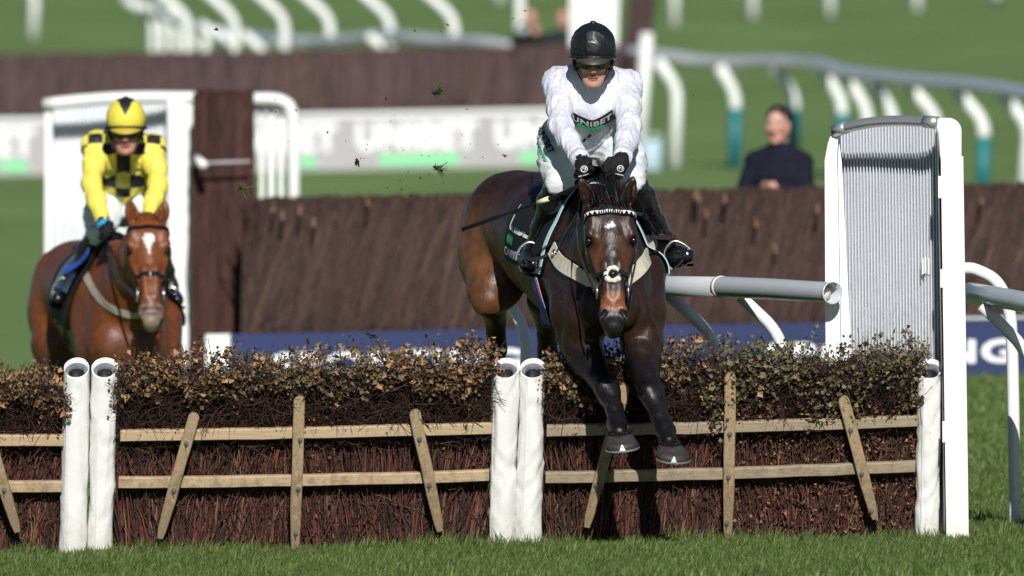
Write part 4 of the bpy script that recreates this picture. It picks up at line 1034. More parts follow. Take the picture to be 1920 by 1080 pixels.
    n = 140; b0 = W(rr.normal(1143, 9, n), np.full(n, 386.), np.full(n, 59.27)); p0 = b0 + V(0, -.02, .012); top = np.stack([rr.normal(0, .014, n), -.035 + rr.normal(0, .006, n), -rr.uniform(.01, .06, n)], -1)
    P = p0[:, None] + top[:, None] * t_[None, :, None] + V(0, -.012, .016) * (t_ * (1 - t_) * 2)[None, :, None]; mb.strands(P, np.full(n, .0028)[:, None] * np.linspace(1.1, .3, K)[None], 3)
    mb.build('forelock', M['hair'], root, smooth=True)
    mb = MB(); n = 420; a = rr.uniform(0, 1, n); axp = W(1142 - 28 * a, 372 + 14 * a, 59.4 + .6 * a); P = axp[:, None] + rr.normal(0, .01, (n, 1, 3)) + (np.stack([rr.normal(-.01, .035, n), rr.normal(0, .04, n), rr.uniform(-.01, .05, n)], -1))[:, None] * t_[None, :, None] - V(0, 0, .07) * (t_ ** 2)[None, :, None]
    mb.strands(P, np.full(n, .0035)[:, None] * np.linspace(1.1, .3, K)[None], 3); mb.build('mane', M['hair'], root, smooth=True)
    mb = MB(); n = 200; b0 = c(1040, 352, 61.66) + rr.normal(0, .02, (n, 3)); P = b0[:, None] + np.stack([rr.normal(-.02, .05, n), .18 + rr.normal(0, .04, n), -rr.uniform(.3, .5, n)], -1)[:, None] * t_[None, :, None] + V(0, .25, .1) * (t_ * (1 - t_))[None, :, None]
    mb.strands(P, np.full(n, .005)[:, None] * np.linspace(1, .3, K)[None], 3); mb.build('tail', M['hair'], root, smooth=True)
    return H

def head_ring(H, t, phis, off=.002, yb=-.03, far=.35, tags=('head',), tslope=0.0):
    """points on the head's skin around position t, phi measured from the horse's +x over the face (90 = front)"""
    x, y, w, L = H.fr; ph = np.radians(phis)
    D = np.cos(ph)[:, None] * x + np.sin(ph)[:, None] * y; tt = t + tslope * (1 - np.sin(ph))
    O = H.hp(0, yb, 0) + w * (tt * L)[:, None] + D * far
    P, N = H.s.cast(O, -D, tags); return P + N * off, N
def strap(H, P, N, wd, m, name, parent, th=.0035):
    mb = MB(); mb.ribbon(P, N, wd, th); return mb.build(name, m, parent, smooth=False)

def trunk_patch(H, A, B, side, nu, angs, off, tags=('trunk', 'hind')):
    """sheet wrapped round the barrel between axis points A (front) and B (back)"""
    ax = nrm(B - A); up = nrm(V(0, 0, 1) - ax * ax[2]); sd_ = nrm(np.cross(up, ax)); sd_ = sd_ if sd_ @ side > 0 else -sd_
    U = np.linspace(0, 1, nu); a = np.radians(angs)
    D = np.cos(a)[:, None] * up + np.sin(a)[:, None] * sd_
    O = (A + (B - A) * U[:, None])[:, None] + D[None] * .75
    P, N = H.s.cast(O, -np.broadcast_to(D[None], O.shape), tags)
    return P + N * off, N

def main_tack(H):
    s, root, hp = H.s, H.root, H.hp
    # ---- bridle
    br = None
    P, N = head_ring(H, .075, np.linspace(8, 172, 36), .003, tslope=.05)
    mb = MB(); mb.ribbon(P, N, .026, .005); br = mb.build('bridle', M['black_l'], root)
    T = nrm(np.gradient(P, axis=0)); Bn = np.cross(N, T); mb = MB()
    PP, NN = head_ring(H, .075, np.linspace(14, 166, 45), .0095, tslope=.05); T = nrm(np.gradient(PP, axis=0)); Bn = np.cross(NN, T)
    sg = 1 if Bn[22][2] > 0 else -1
    for k in range(1, 44, 2):
        up = Bn[k] * sg; mb.add(np.stack([PP[k - 1] + up * .0095 + T[k] * .0008, PP[k + 1] + up * .0095 - T[k] * .0008, PP[k] - up * .0105]), np.array([[0, 1, 2]]))
    mb.build('white_triangle_browband', M['glovew'], br, smooth=False)
    x, y, w, L = H.fr
    for q in (-1, 1):
        ts = np.linspace(.13, .70, 18); O = H.poll + w * (ts * L)[:, None] + x * q * .3 + y * (-.035 + .03 * ts)[:, None]
        P, N = s.cast(O, np.broadcast_to(-x * q, O.shape), ('head',)); strap(H, P + N * .002, N, .015, M['black_l'], 'cheekpiece', br)
        # bit ring and loose strap ends
        b = P[-1] + N[-1] * .012; mb = MB(); th = np.linspace(0, 2 * np.pi, 17); mb.tube(b + .03 * (np.cos(th)[:, None] * w + np.sin(th)[:, None] * y), .004, 8, caps=False); mb.build('bit_ring', M['metal'], br, smooth=True)
    P, N = head_ring(H, .585, np.linspace(-60, 240, 44), .003); strap(H, P, N, .021, M['black_l'], 'noseband', br)
    # crossed lower straps of the noseband
    for q in (-1, 1):
        a0 = 90 - q * 8; ph = np.linspace(a0, 90 - q * 105, 16); ts = np.linspace(.60, .74, 16)
        D = np.cos(np.radians(ph))[:, None] * x + np.sin(np.radians(ph))[:, None] * y
        O = hp(0, -.02, 0) + w * (ts * L)[:, None] + D * .35; P, N = s.cast(O, -D, ('head',)); strap(H, P + N * .004, N, .013, M['black_l'], 'noseband_strap', br)
    # sheepskin pad under the crossing
    cP, cN = head_ring(H, .60, np.array([90.]), .0); cp = cP[0]; wl = SDF(); rr = np.random.default_rng(4)
    for k in range(46):
        a = rr.uniform(0, 2 * np.pi); rad = rr.uniform(.026, .038); wl.ell(cp + x * rad * math.cos(a) * .92 + w * rad * 1.05 * math.sin(a) + y * (.010 - .12 * (rad * math.cos(a)) ** 2 / .03), np.full(3, rr.uniform(.006, .0105)), None, .006)
    v, f = wl.mesh(.0028); mesh_obj('sheepskin_pad', v, f, M['wool'], br)
    mb = MB(); mb.tube([cp + y * .006 - x * .02, cp + y * .016 - x * .006, cp + y * .016 + x * .006, cp + y * .006 + x * .02], .009, 8); mb.tube([cp + y * .006 - w * .014, cp + y * .02, cp + y * .006 + w * .016], .007, 8); mb.build('noseband_knot', M['black_l'], br, smooth=True)
    # ---- breastplate
    def pxstrap(pts, wd, m, name, parent, tags=('trunk', 'neck', 'leg'), off=.004, th=.004, n=30, d0=58.6):
        q = smooth_path([V(a, b, 0) for a, b in pts], n); P, N = s.castpx(q[:, 0], q[:, 1], d0, tags); P = P + N * off
        for _ in range(2): P[1:-1] = .25 * P[:-2] + .5 * P[1:-1] + .25 * P[2:]
        return strap(H, P, N, wd, m, name, parent, th)
    bp = pxstrap([(1038, 466), (1052, 492), (1078, 508), (1105, 523), (1140, 541), (1176, 520), (1203, 497), (1222, 462)], .068, M['cream_strap'], 'breastplate', root, off=.008, th=.006)
    pxstrap([(1098, 385), (1078, 420), (1060, 450), (1048, 478)], .016, M['black_l'], 'neck_strap', bp, off=.012)
    pxstrap([(1188, 385), (1205, 425), (1220, 455), (1226, 478)], .016, M['brownstrap'], 'neck_strap', bp, off=.012)
    for (px, py) in ((1045, 476), (1225, 446)):
        P, N = s.castpx(np.array([px]), np.array([py]), 58.6, ('trunk', 'neck', 'leg')); mb = MB(); th = np.linspace(0, 2 * np.pi, 13); a, b, _w = ortho(N[0], V(0, 0, 1)); mb.tube(P[0] + N[0] * .02 + .016 * (np.cos(th)[:, None] * a + np.sin(th)[:, None] * b), .004, 6, caps=False); mb.build('ring', M['metal'], bp, smooth=True)
    # ---- saddle cloth round the barrel
    side = nrm(V(.97, .24, 0)); A, B = W(1117, 490, 60.02), W(1078, 462, 60.72)
    tg = ('trunk', 'leg', 'neck')
    angs = np.linspace(-101, 100, 61); P, N = trunk_patch(H, A, B, side, 26, angs, .012, tg)
    mb = MB(); mb.grid(P); mb.grid(P - N * .006, flip=True); sc_ = mb.build('saddle_cloth', M['black_c'], root, smooth=True); H.cloth = (P, N, angs)
    mb = MB(); mb.ribbon(P[0], N[0], .024, .005); 
    for e in (0, -1): mb.ribbon(P[:12, e] , N[:12, e], .022, .005)
    mb.build('cloth_binding', M['ltblue'], sc_)
    # lettering mapped on the cloth's left side as seen: u runs front -> back, angle down the side
    def cloth_text(txt, u0, u1, a0, a1, m, bold=.03, spacing=1.05, name='lettering', raw=None):
        v, t, wdt = text_geo(txt, bold, spacing) if raw is None else raw
        uu = u0 + (u1 - u0) * v[:, 0] / wdt; aa = a0 + (a1 - a0) * v[:, 1]
        fi = np.clip(uu * 25, 0, 24.999); fj = np.clip((aa + 101) / 201 * 60, 0, 59.999); i, j = fi.astype(int), fj.astype(int); di, dj = (fi - i)[:, None], (fj - j)[:, None]
        il = lambda G: G[i, j] * (1 - di) * (1 - dj) + G[i + 1, j] * di * (1 - dj) + G[i, j + 1] * (1 - di) * dj + G[i + 1, j + 1] * di * dj
        return mesh_obj(name, il(P) + il(N) * .004, [t], m, sc_, smooth=False)
    cloth_text('CHAMPION HURDLE', .98, .06, -96, -89, M['sign_white'], .02)
    cloth_text('UNIBET', .94, .30, -75, -62, M['sign_white'], .05)
    cloth_text('UNSTOPPABLE', .94, .30, -57, -52, M['sign_white'], .02)
    cloth_text('1', .88, .76, -48, -28, M['sign_white'], .03)
    th = np.linspace(0, 2 * np.pi, 13)[:-1]
    for k, (cu, ru) in enumerate(((.88, .055), (.79, .045), (.72, .035))):
        rv = np.vstack([[.5, .5], np.stack([.5 + .5 * np.cos(th), .5 + .5 * np.sin(th)], -1)]); rt_ = np.array([[0, 1 + i, 1 + (i + 1) % 12] for i in range(12)])
        cloth_text('', cu + ru, cu - ru, -86, -78, M['greenp'], raw=(rv, rt_, 1.0), name='green_roundel')
    cloth_text('UNIBET', .05, .9, 85, 72, M['sign_white'], .03)
    # ---- saddle, flaps
    Ps, Ns = trunk_patch(H, W(1108, 480, 60.1), W(1082, 462, 60.62), side, 14, np.linspace(-72, 72, 41), .022, tg)
    prof = np.linspace(0, 1, 14); lift = .05 * np.exp(-((np.linspace(-72, 72, 41)) / 16) ** 2)[None] * (np.exp(-(prof / .18) ** 2) + np.exp(-((1 - prof) / .22) ** 2) + .3)[:, None]
    Ps = Ps + Ns * lift[..., None]; mb = MB(); mb.grid(Ps); mb.grid(Ps - Ns * .012, flip=True); sd_ = mb.build('saddle', M['black_c'], root, smooth=True)
    # ---- girth / surcingle in blue webbing with a red and a white line
    gp = [(1006, 522), (1014, 552), (1024, 585), (1034, 616), (1043, 638)]
    g1 = pxstrap(gp, .075, M['blueweb'], 'girth', root, ('trunk',), .010, .005)
    pxstrap([(a + 3, b - 1) for a, b in gp], .007, M['redweb'], 'girth_line', g1, ('trunk',), .0155, .002)
    pxstrap([(a + 6, b - 2) for a, b in gp], .006, M['cream_strap'], 'girth_line', g1, ('trunk',), .0155, .002)
    pxstrap([(1018, 612), (1030, 614), (1044, 608)], .03, M['black_c'], 'girth_buckle', g1, ('trunk',), .016, .004)
    H.pxstrap = pxstrap
    # ---- reins
    for q, hand in ((-1, W(1102, 340, 59.5)), (1, W(1160, 340, 59.5))):
        bit = hp(q * .075, -.01, .70)
        mb = MB(); mid = (hand + bit) / 2 + V(q * .06, .05, -.03); qd = smooth_path([hand, hand + V(q * .02, -.03, -.05), mid, bit], 24); T = nrm(np.gradient(qd, axis=0)); mb.ribbon(qd, np.cross(T, V(0, .3, 1)), .016, .004)
        mb.build('rein', M['brownstrap'], br)
    return br
HM_ = horse_main(); main_tack(HM_)
# ================================================================ people
def add_hand(s, wr, a, k, tg, sc=1.0, curl=1.0):
    a = nrm(a); k = nrm(k - a * (a @ k)); n = np.cross(a, k)
    A = np.stack([a, k, n]); s.ell(wr + a * .048 * sc, (.047 * sc, .043 * sc, .019 * sc), A, .015, tg)
    s.cap(wr, wr + a * .03 * sc, .027 * sc, .028 * sc, .02, tg)
    for j, (ln, off) in enumerate(((.82, -.006), (.96, .0), (1.04, .003), (.95, .0))):       # little finger to index
        b = wr + a * (.086 + off) * sc + k * (j - 1.5) * .0205 * sc
        d1 = nrm(a * (1 - .62 * curl) + n * .9 * curl); d2 = nrm(a * (1 - 1.6 * curl) + n * .6 * curl); d3 = nrm(a * (1 - 1.95 * curl) - n * .35 * curl + n * .4 * (1 - curl))
        p1 = b + d1 * .038 * ln * sc; p2 = p1 + d2 * .027 * ln * sc; p3 = p2 + d3 * .019 * ln * sc
        s.chain([(b, .0112 * sc), (p1, .0102 * sc), (p2, .0092 * sc), (p3, .008 * sc)], .004, tg)
    t0 = wr + a * .028 * sc + k * .030 * sc; t1 = t0 + nrm(a * .7 + k * .5 + n * .35) * .040 * sc; t2 = t1 + nrm(a * .6 - k * .1 + n * .8 * curl + a * .4) * .032 * sc
    s.chain([(t0, .015 * sc), (t1, .0122 * sc), (t2, .0095 * sc)], .008, tg)
def add_face(s, hq, X, Fw, U):
    A = np.stack([X, Fw, U])
    s.ell(hq(0, -.008, .045), (.074, .094, .088), A, .02, 'head')
    s.ecap(hq(0, .032, .01), hq(0, .040, -.080), (.064, .058), (.042, .044), X, .02, 'head')
    s.cap(hq(-.036, .074, .026), hq(.036, .074, .026), .015, .015, .02, 'head')
    for q in (-1, 1):
        s.ell(hq(q * .044, .060, -.018), (.024, .026, .022), A, .02, 'head')
        s.cap(hq(q * .056, .0, -.045), hq(q * .024, .062, -.100), .018, .017, .025, 'head')
        s.ell(hq(q * .031, .096, .008), (.016, .014, .011), A, .010, 'head', op='s')
        s.ell(hq(q * .031, .078, .008), (.0125, .0125, .0115), A, .003, 'head')
        s.ell(hq(q * .0115, .104, -.037), (.0085, .010, .0085), A, .006, 'head')
        s.ell(hq(q * .076, -.006, -.004), (.010, .020, .031), A, .008, 'head')
    s.ell(hq(0, .076, -.108), (.023, .019, .017), A, .02, 'head')
    s.cap(hq(0, .090, .012), hq(0, .112, -.032), .0085, .0125, .012, 'head')
    s.ell(hq(0, .085, -.066), (.024, .012, .0065), A, .008, 'head'); s.ell(hq(0, .084, -.0785), (.021, .012, .0075), A, .006, 'head')
    s.ell(hq(0, .099, -.072), (.021, .006, .0022), A, .003, 'head', op='s')
def face_col(v, C, X, Fw, U, tone, hairc=None):
    q = v - C; a, b, c = q @ X, q @ Fw, q @ U
    col = np.tile(np.array(tone), (len(v), 1)); n = wrinkle(v, 1, 30, 2)
    red = np.exp(-((a / .02) ** 2 + ((c + .03) / .02) ** 2)) * (b > .08); ck = np.exp(-(((np.abs(a) - .045) / .022) ** 2 + ((c + .03) / .025) ** 2))
    col = col * (1 - .35 * np.clip(red + ck, 0, 1)[:, None] * V(.15, .55, .6))
    st = np.clip((-.052 - c) / .012, 0, 1) * (b > -.01) * (c > -.135); col *= (1 - .22 * st[:, None] * V(.8, 1, 1))
    lip = (((a / .0235) ** 2 + ((c + .0725) / .0135) ** 2) < 1) & (b > .07); col[lip] = np.array(tone) * V(.72, .42, .42)
    ml = (np.abs(a) < .022) & (np.abs(c + .0722) < .0028) & (b > .07); col[ml] = V(.06, .02, .018)
    eye = (((np.abs(a) - .031) / .012) ** 2 + ((c - .008) / .006) ** 2 < 1) & (b > .06); col[eye] = V(.5, .48, .45)
    ir = (((np.abs(a) - .031) / .005) ** 2 + ((c - .008) / .005) ** 2 < 1) & (b > .06); col[ir] = V(.03, .02, .015)
    bw = (np.abs(np.abs(a) - .033) < .02) & (np.abs(c - .027) < .004) & (b > .06); col[bw] = V(.05, .03, .02)
    if hairc is not None: col[(c > .062 - .0 * b) & (c > .03 + .45 * np.clip(b, 0, 1))] = hairc
    return col * (1 + .05 * n[:, None])

def jockey(J, cfg):
    s = SDF(); P = {k: W(*v[:3]) for k, v in J.items()}; X0 = V(1, 0, 0)
    pit = R(cfg['pitch']); yaw = R(cfg.get('yaw', 0)); roll = R(cfg.get('roll', 0))
    Fw = V(math.sin(yaw), -math.cos(yaw) * math.cos(pit), -math.sin(pit)); X = nrm(np.cross(V(0, 0, 1), -Fw) * -1); X = X if X[0] > 0 else -X
    X = nrm(X + V(0, 0, math.tan(roll))); X = nrm(X - Fw * (X @ Fw)); U = np.cross(X, -Fw) ; U = U if U[2] > 0 else -U
    C = P['head']; hs = cfg.get('hs', 1.0); hq = lambda a, b, c: C + (X * a + Fw * b + U * c) * hs
    add_face(s, hq, X, Fw, U)
    s.chain([(hq(0, -.02, -.03), .055), (P['neck'], .058), (P['chest1'], .07)], .02, 'neck')
    side = nrm(P['shR'] - P['shL'])
    bw = cfg.get('bw', 1.0)
    s.echain([(P['pelvis'], (.165 * bw, .125)), (P['waist'], (.138 * bw, .112)), (P['chest0'], (.160 * bw, .122)), (P['chest1'], (.145 * bw, .105))], side, .04, 'torso')
    s.chain([(P['shL'], .066), (P['chest1'], .085), (P['shR'], .066)], .04, 'torso')
    for q in 'LR':
        s.chain([(P['sh' + q], .058), ((P['sh' + q] * .5 + P['el' + q] * .5), .047), (P['el' + q], .040), (P['el' + q] * .6 + P['wr' + q] * .4, .038), (P['wr' + q], .028)], .03, 'arm' + q)
        a = nrm(P['hand' + q] - P['wr' + q]); kk = nrm(V(-.55 if q == 'R' else .55, -.55, .75)); add_hand(s, P['wr' + q], a, kk if q == 'L' else kk, 'hand' + q)
        s.chain([(P['hip' + q], .098), (P['hip' + q] * .5 + P['kn' + q] * .5, .083), (P['kn' + q], .058)], .05, 'thigh' + q)
        s.chain([(P['kn' + q], .056), (P['kn' + q] * .68 + P['an' + q] * .32, .056), (P['kn' + q] * .3 + P['an' + q] * .7, .041), (P['an' + q], .036)], .03, 'shin' + q)
        he, to = P['heel' + q], P['toe' + q]
        s.chain([(P['an' + q], .036), (he, .034), (he * .45 + to * .55, .036), (to, .026)], .03, 'foot' + q)
    v, f = s.mesh(.0055); col = face_col(v, C, X * 1 / hs, Fw / hs, U / hs, cfg['tone'])
    base = P['pelvis'] * V(1, 1, 0) + V(0, 0, P['heelL'][2])
    root = mesh_obj('person', v, f, M['skin'], None, np.clip(col, .004, 1), True, base); tag(root, cfg['label'], 'person')
    # ---- silks
    cl = SDF(); cl.p = [dict(p) for p in s.p if p['tag'] in ('torso', 'armL', 'armR')]
    cl.chain([(P['neck'] * .55 + P['chest1'] * .45, .062), (P['chest1'], .09)], .03, 'torso')
    wst = P['waist'] * .35 + P['pelvis'] * .65
    for p in cl.p:
        if p['tag'] in ('armL', 'armR'):
            p['k'] = .035
    down = nrm(P['pelvis'] - P['waist'])
    v, f = cl.mesh(.006, None, .013); keep_arm = np.minimum(cl.ev(v, ('armL',), .013), cl.ev(v, ('armR',), .013)); tor = cl.ev(v, ('torso',), .013)
    v = fold_mesh(v, f, cfg.get('fold', .0030), 15, 5, (1.4, 1, .7)); v = fold_mesh(v, f, .0013, 40, 8, (1.5, 1, .45))
    col = None
    if cfg.get('silk_col'): col = cfg['silk_col'](v, keep_arm, tor, P, side)
    silk = mesh_obj('silks', v, f, M[cfg['silk']], root, col, True)
    H = dict(root=root, s=s, cl=cl, P=P, silk=silk, hq=hq)
    # ---- breeches
    br = SDF(); br.p = [dict(p) for p in s.p if p['tag'] in ('thighL', 'thighR')]
    br.ecap(P['pelvis'], P['waist'], (.165 * bw, .125), (.138 * bw, .112), side, .05, 'pelvis')
    br.p[-1], br.p[0] = br.p[0], br.p[-1]
    v, f = br.mesh(.006, None, .012); v = fold_mesh(v, f, .0030, 20, 6, (.7, 1, 1.5)); H['br'] = br
    bre = mesh_obj('breeches', v, f, M['breech'], root, None, True); H['breeches'] = bre
    # ---- boots and gloves
    for q in 'LR':
        bt = SDF(); bt.p = [dict(p) for p in s.p if p['tag'] in ('shin' + q, 'foot' + q)]
        he, to, an = P['heel' + q], P['toe' + q], P['an' + q]; e = nrm(to - he); upv = nrm((an - he) - e * ((an - he) @ e)); sdv = np.cross(e, upv)
        v, f = bt.mesh(.0055, None, .008); v = fold_mesh(v, f, .0012, 22, 9)
        bo = mesh_obj('boot', v, f, M['black_l'], root, None, True)
        mb = MB(); so = [(-.035, .030), (0, .036), (.4, .036), (.75, .043), (1.0, .038), (1.12, .02)]; Ln = np.linalg.norm(to - he)
        top = np.array([[he + e * t * Ln + sdv * w * z - upv * .040 for z in (-1, 1)] for t, w in so]); mb.grid(top, flip=True); mb.grid(top - upv * .012)
        for ee, fl in ((0, False), (1, True)): mb.grid(np.stack([top[:, ee], top[:, ee] - upv * .012], 1), flip=fl)
        mb.build('sole', M['black_l'], bo)
        gl = SDF(); gl.p = [dict(p) for p in s.p if p['tag'] == 'hand' + q]; wd = nrm(P['wr' + q] - P['el' + q]); gl.cap(P['wr' + q] - wd * .025, P['wr' + q] + wd * .02, .034, .031, .015, 'cuff')
        v, f = gl.mesh(.0042, None, .0035); g = mesh_obj('glove', v, f, M['black_c'], root, None, True); H['glove' + q] = (g, gl)
        if cfg.get('cuff'):
            mb = MB(); c0 = P['wr' + q]; mb.tube([c0 - wd * .012, c0 + wd * .018], .0415, 16); mb.build('cuff', M[cfg['cuff']], g, smooth=True)
        else:
            mb = MB(); c0 = P['wr' + q] - wd * .028; mb.tube([c0 - wd * .02, c0, c0 + wd * .014], [.047, .046, .042], 18); mb.build('sleeve_cuff', M[cfg['silk']], silk, smooth=True) if col is None else None
    # ---- helmet
    he = SDF(); A = np.stack([X, Fw, U]); he.ell(hq(0, -.004, .060), np.array((.106, .128, .114)) * hs, A)
    v, f = he.mesh(.006, cut=[(hq(0, .12, .034), -nrm(U + Fw * -.22))]); v = fold_mesh(v, f, cfg.get('hfold', .0022), 30, 12)
    hc = cfg['helm_col'](v, C, X / hs, Fw / hs, U / hs) if cfg.get('helm_col') else None
    hel = mesh_obj('helmet', v, f, M[cfg['helm']], root, hc, True)
    mb = MB(); th = np.linspace(0, 2 * np.pi, 49); rim = np.array([hq(.1075 * math.sin(t), -.004 + .128 * math.cos(t), .034 + .22 * (-.124 + .128 * math.cos(t))) for t in th]); mb.tube(rim, .0085, 8, caps=False); mb.build('rim', M[cfg['rim']], hel, smooth=True)
    pk = MB(); u = np.linspace(-1, 1, 21); rows = []
    for k, (r_, dz) in enumerate(((0, 0), (.35, -.008), (.7, -.02), (1, -.032), (1.0, -.036), (.5, -.02), (0, -.008))):
        rows.append(np.array([hq(.100 * math.sin(t * 1.15), -.004 + .122 * math.cos(t * 1.15) + r_ * .042 * max(0, math.cos(t * 1.36)) ** .7, .040 + dz * (math.cos(t * 1.3)) - .015 * abs(t) ** 2) for t in u]))
    pk.grid(np.array(rows)); pk.build('peak', M[cfg['peak']], hel, smooth=True)
    mb = MB(); mb.tube([hq(0, -.004, .168), hq(0, -.004, .180)], [.017, .012], 12); mb.build('button', M[cfg['rim']], hel, smooth=True)
    sk = MB()
    for q in (-1, 1):
        pts = smooth_path([hq(q * .092, .015, .02), hq(q * .082, .022, -.04), hq(q * .055, .04, -.095), hq(0, .052, -.132)], 16); T = nrm(np.gradient(pts, axis=0)); sk.ribbon(pts, np.cross(T, -Fw * q) * -1, .02, .004)
        sd_ = MB(); e2 = SDF(); e2.ell(hq(q * .080, -.005, -.005), (.018, .05, .055), A); v, f = e2.mesh(.006); mesh_obj('ear_pad', v, f, M['black_c'], hel)
    sk.build('chin_strap', M['black_c'], hel)
    # ---- goggles
    a = np.radians(np.linspace(-84, 84, 33)); lo = -.028 + .019 * np.exp(-(np.degrees(a) / 12) ** 2) + .010 * (np.abs(a) / 1.4) ** 4; hi = .020 - .006 * (np.abs(a) / 1.4) ** 2
    gp = lambda c, o=0: np.array([hq((.084 + o) * math.sin(t), .006 + (.103 + o) * math.cos(t), cc) for t, cc in zip(a, c)])
    mb = MB(); mb.grid(np.stack([gp(lo), gp(lo * .5 + hi * .5, .004), gp(hi)])); go = mb.build('goggles', M['lens'], root, smooth=True)
    mb = MB(); mb.tube(np.vstack([gp(lo, .001), gp(hi, .001)[::-1], gp(lo, .001)[:1]]), .0028, 6, caps=False); mb.build('goggle_frame', M[cfg['goggle']], go, smooth=True)
    mb = MB()
    for q in (-1, 1): pts = smooth_path([hq(q * .085, .01, .01), hq(q * .098, -.02, .02), hq(q * .104, -.06, .03)], 8); mb.ribbon(pts, np.tile(X * q, (len(pts), 1)), .024, .003)
    mb.build('goggle_strap', M['black_c'], go)
    # collar
    mb = MB(); n0 = P['neck'] * .75 + P['chest1'] * .25; w_ = nrm(hq(0, -.02, -.03) - P['chest1']); th = np.linspace(0, 2 * np.pi, 25); aa, bb, _ = ortho(w_, X)
    mb.grid(np.stack([n0 + w_ * z_ + r_ * (np.cos(th)[:, None] * aa + np.sin(th)[:, None] * bb) for z_, r_ in ((-.03, .074), (.0, .067), (.03, .063), (.03, .058))])); mb.build('collar', M[cfg['collar']], root, smooth=True)
    return H
def cloth_text_px(sdf, tags, inf, off, txt, ox, oy, ex, ey, height, m, parent, bold=.03, spacing=1.05, d0=58.5, name='lettering', shear=0.0):
    """lettering laid on a garment along the line from (ox,oy) to (ex,ey)"""
    v, t, wd = text_geo(txt, bold, spacing); dx, dy = ex - ox, ey - oy; L = math.hypot(dx, dy); ux, uy = dx / L, dy / L
    u = v[:, 0] / wd * L; w = v[:, 1] * height; px = ox + ux * u + uy * w; py = oy + uy * u - ux * w
    P, N = sdf.castpx(px, py, d0, tags, inf); return mesh_obj(name, P + N * off - V(0, .002, 0), [t], m, parent, smooth=False)

JM = dict(head=(1112, 110, 59.88), neck=(1112, 140, 60.0), chest1=(1110, 162, 60.07), chest0=(1110, 195, 60.08), waist=(1108, 234, 60.19), pelvis=(1108, 276, 60.30),
          shL=(1048, 158, 60.10), shR=(1174, 162, 60.10), elL=(1050, 236, 59.86), elR=(1180, 236, 59.86), wrL=(1091, 304, 59.62), wrR=(1166, 300, 59.62), handL=(1108, 336, 59.53), handR=(1150, 334, 59.53),
          hipL=(1052, 262, 60.24), hipR=(1158, 266, 60.24), knL=(1048, 342, 59.96), knR=(1184, 338, 59.96), anL=(1004, 462, 60.22), anR=(1248, 455, 60.20), heelL=(992, 487, 60.26), heelR=(1250, 484, 60.2), toeL=(1000, 497, 60.06), toeR=(1288, 479, 60.10))
jm = jockey(JM, dict(pitch=13, label='jockey in white silks and black helmet riding the dark bay horse', tone=(.55, .31, .235), silk='silk', helm='helm', rim='helm', peak='peak', goggle='orange', collar='black_c', hs=.97, bw=.95))
# chest band with lettering, breeches lettering
q = smooth_path([V(1068, 214, 0), V(1087, 224, 0), V(1110, 231, 0), V(1131, 224, 0), V(1150, 212, 0)], 40)
P_, N_ = jm['cl'].castpx(q[:, 0], q[:, 1], 58.5, ('torso',), .013); mb = MB(); mb.ribbon(P_ + N_ * .007, N_, .046, .002); cb = mb.build('chest_band', M['blackp'], jm['silk'])
def arc_text(txt, dy, hgt, m, fr0, fr1, bold=.04):
    v, t, wd = text_geo(txt, bold, 1.1); u = fr0 + (fr1 - fr0) * v[:, 0] / wd; px = np.interp(u, np.linspace(0, 1, len(q)), q[:, 0]); py = np.interp(u, np.linspace(0, 1, len(q)), q[:, 1]) + dy - v[:, 1] * hgt
    P, N = jm['cl'].castpx(px, py, 58.5, ('torso',), .013); mesh_obj('lettering', P + N * .013 - V(0, .004, 0), [t], m, cb, smooth=False)
arc_text('UNIBET', 4, 9, M['sign_shaded'], .10, .93)
u_ = np.linspace(.2, .75, 30); px = np.interp(u_, np.linspace(0, 1, len(q)), q[:, 0]); py = np.interp(u_, np.linspace(0, 1, len(q)), q[:, 1]) + 8 + 1.2 * np.sin(u_ * 70)
P_, N_ = jm['cl'].castpx(px, py, 58.5, ('torso',), .013); mb = MB(); mb.ribbon(P_ + N_ * .010 - V(0, .003, 0), N_, .010, .002); mb.build('green_squiggle', M['greenp'], cb)
for (qq, pxs) in (('L', 'thighL'),):
    cloth_text_px(jm['br'], None, .012, .005, 'UNIBET', 1008, 242, 1030, 290, 12, M['blackp'], jm['breeches'], .04)
    cloth_text_px(jm['br'], None, .012, .005, 'WWW', 1005, 266, 1022, 304, 6, M['greenp'], jm['breeches'], .05, .8, name='green_squiggle')
for k, (px0, py0) in enumerate(((1107, 250), (1098, 258))):
    P_, N_ = jm['cl'].castpx(np.array([px0, px0 - 4]), np.array([py0, py0 + 6]), 58.5, ('torso',), .013); mb = MB(); mb.ribbon(P_ + N_ * .006, N_, .012, .002); mb.build('lapel_mark', M['blackp'], jm['silk'])
for q_, (px0, py0) in (('L', (1095, 317)), ('R', (1163, 316))):
    g, gl = jm['glove' + q_]
    a_ = np.linspace(0, 2 * np.pi, 21); P_, N_ = gl.castpx(px0 + 6.0 * np.cos(a_), py0 + 5.5 * np.sin(a_), 58.5, None, .0035)
    mb = MB(); mb.ribbon(P_ + N_ * .0015, N_, .0032, .001); mb.build('logo_ring', M['glovew'], g)
    cloth_text_px(gl, None, .0035, .003, 'FJ', px0 - 3.5, py0 + 2.5, px0 + 3.5, py0 + 2.5, 5.5, M['glovew'], g, .02)
    sg = -1 if q_ == 'L' else 1
    P_, N_ = gl.castpx(np.linspace(px0 - 10, px0 + 8, 14), np.linspace(py0 + 14, py0 + 9, 14) if q_ == 'L' else np.linspace(py0 + 9, py0 + 14, 14), 58.5, None, .0035); mb = MB(); mb.ribbon(P_ + N_ * .0015, N_, .004, .001); mb.build('piping', M['glovew'], g)

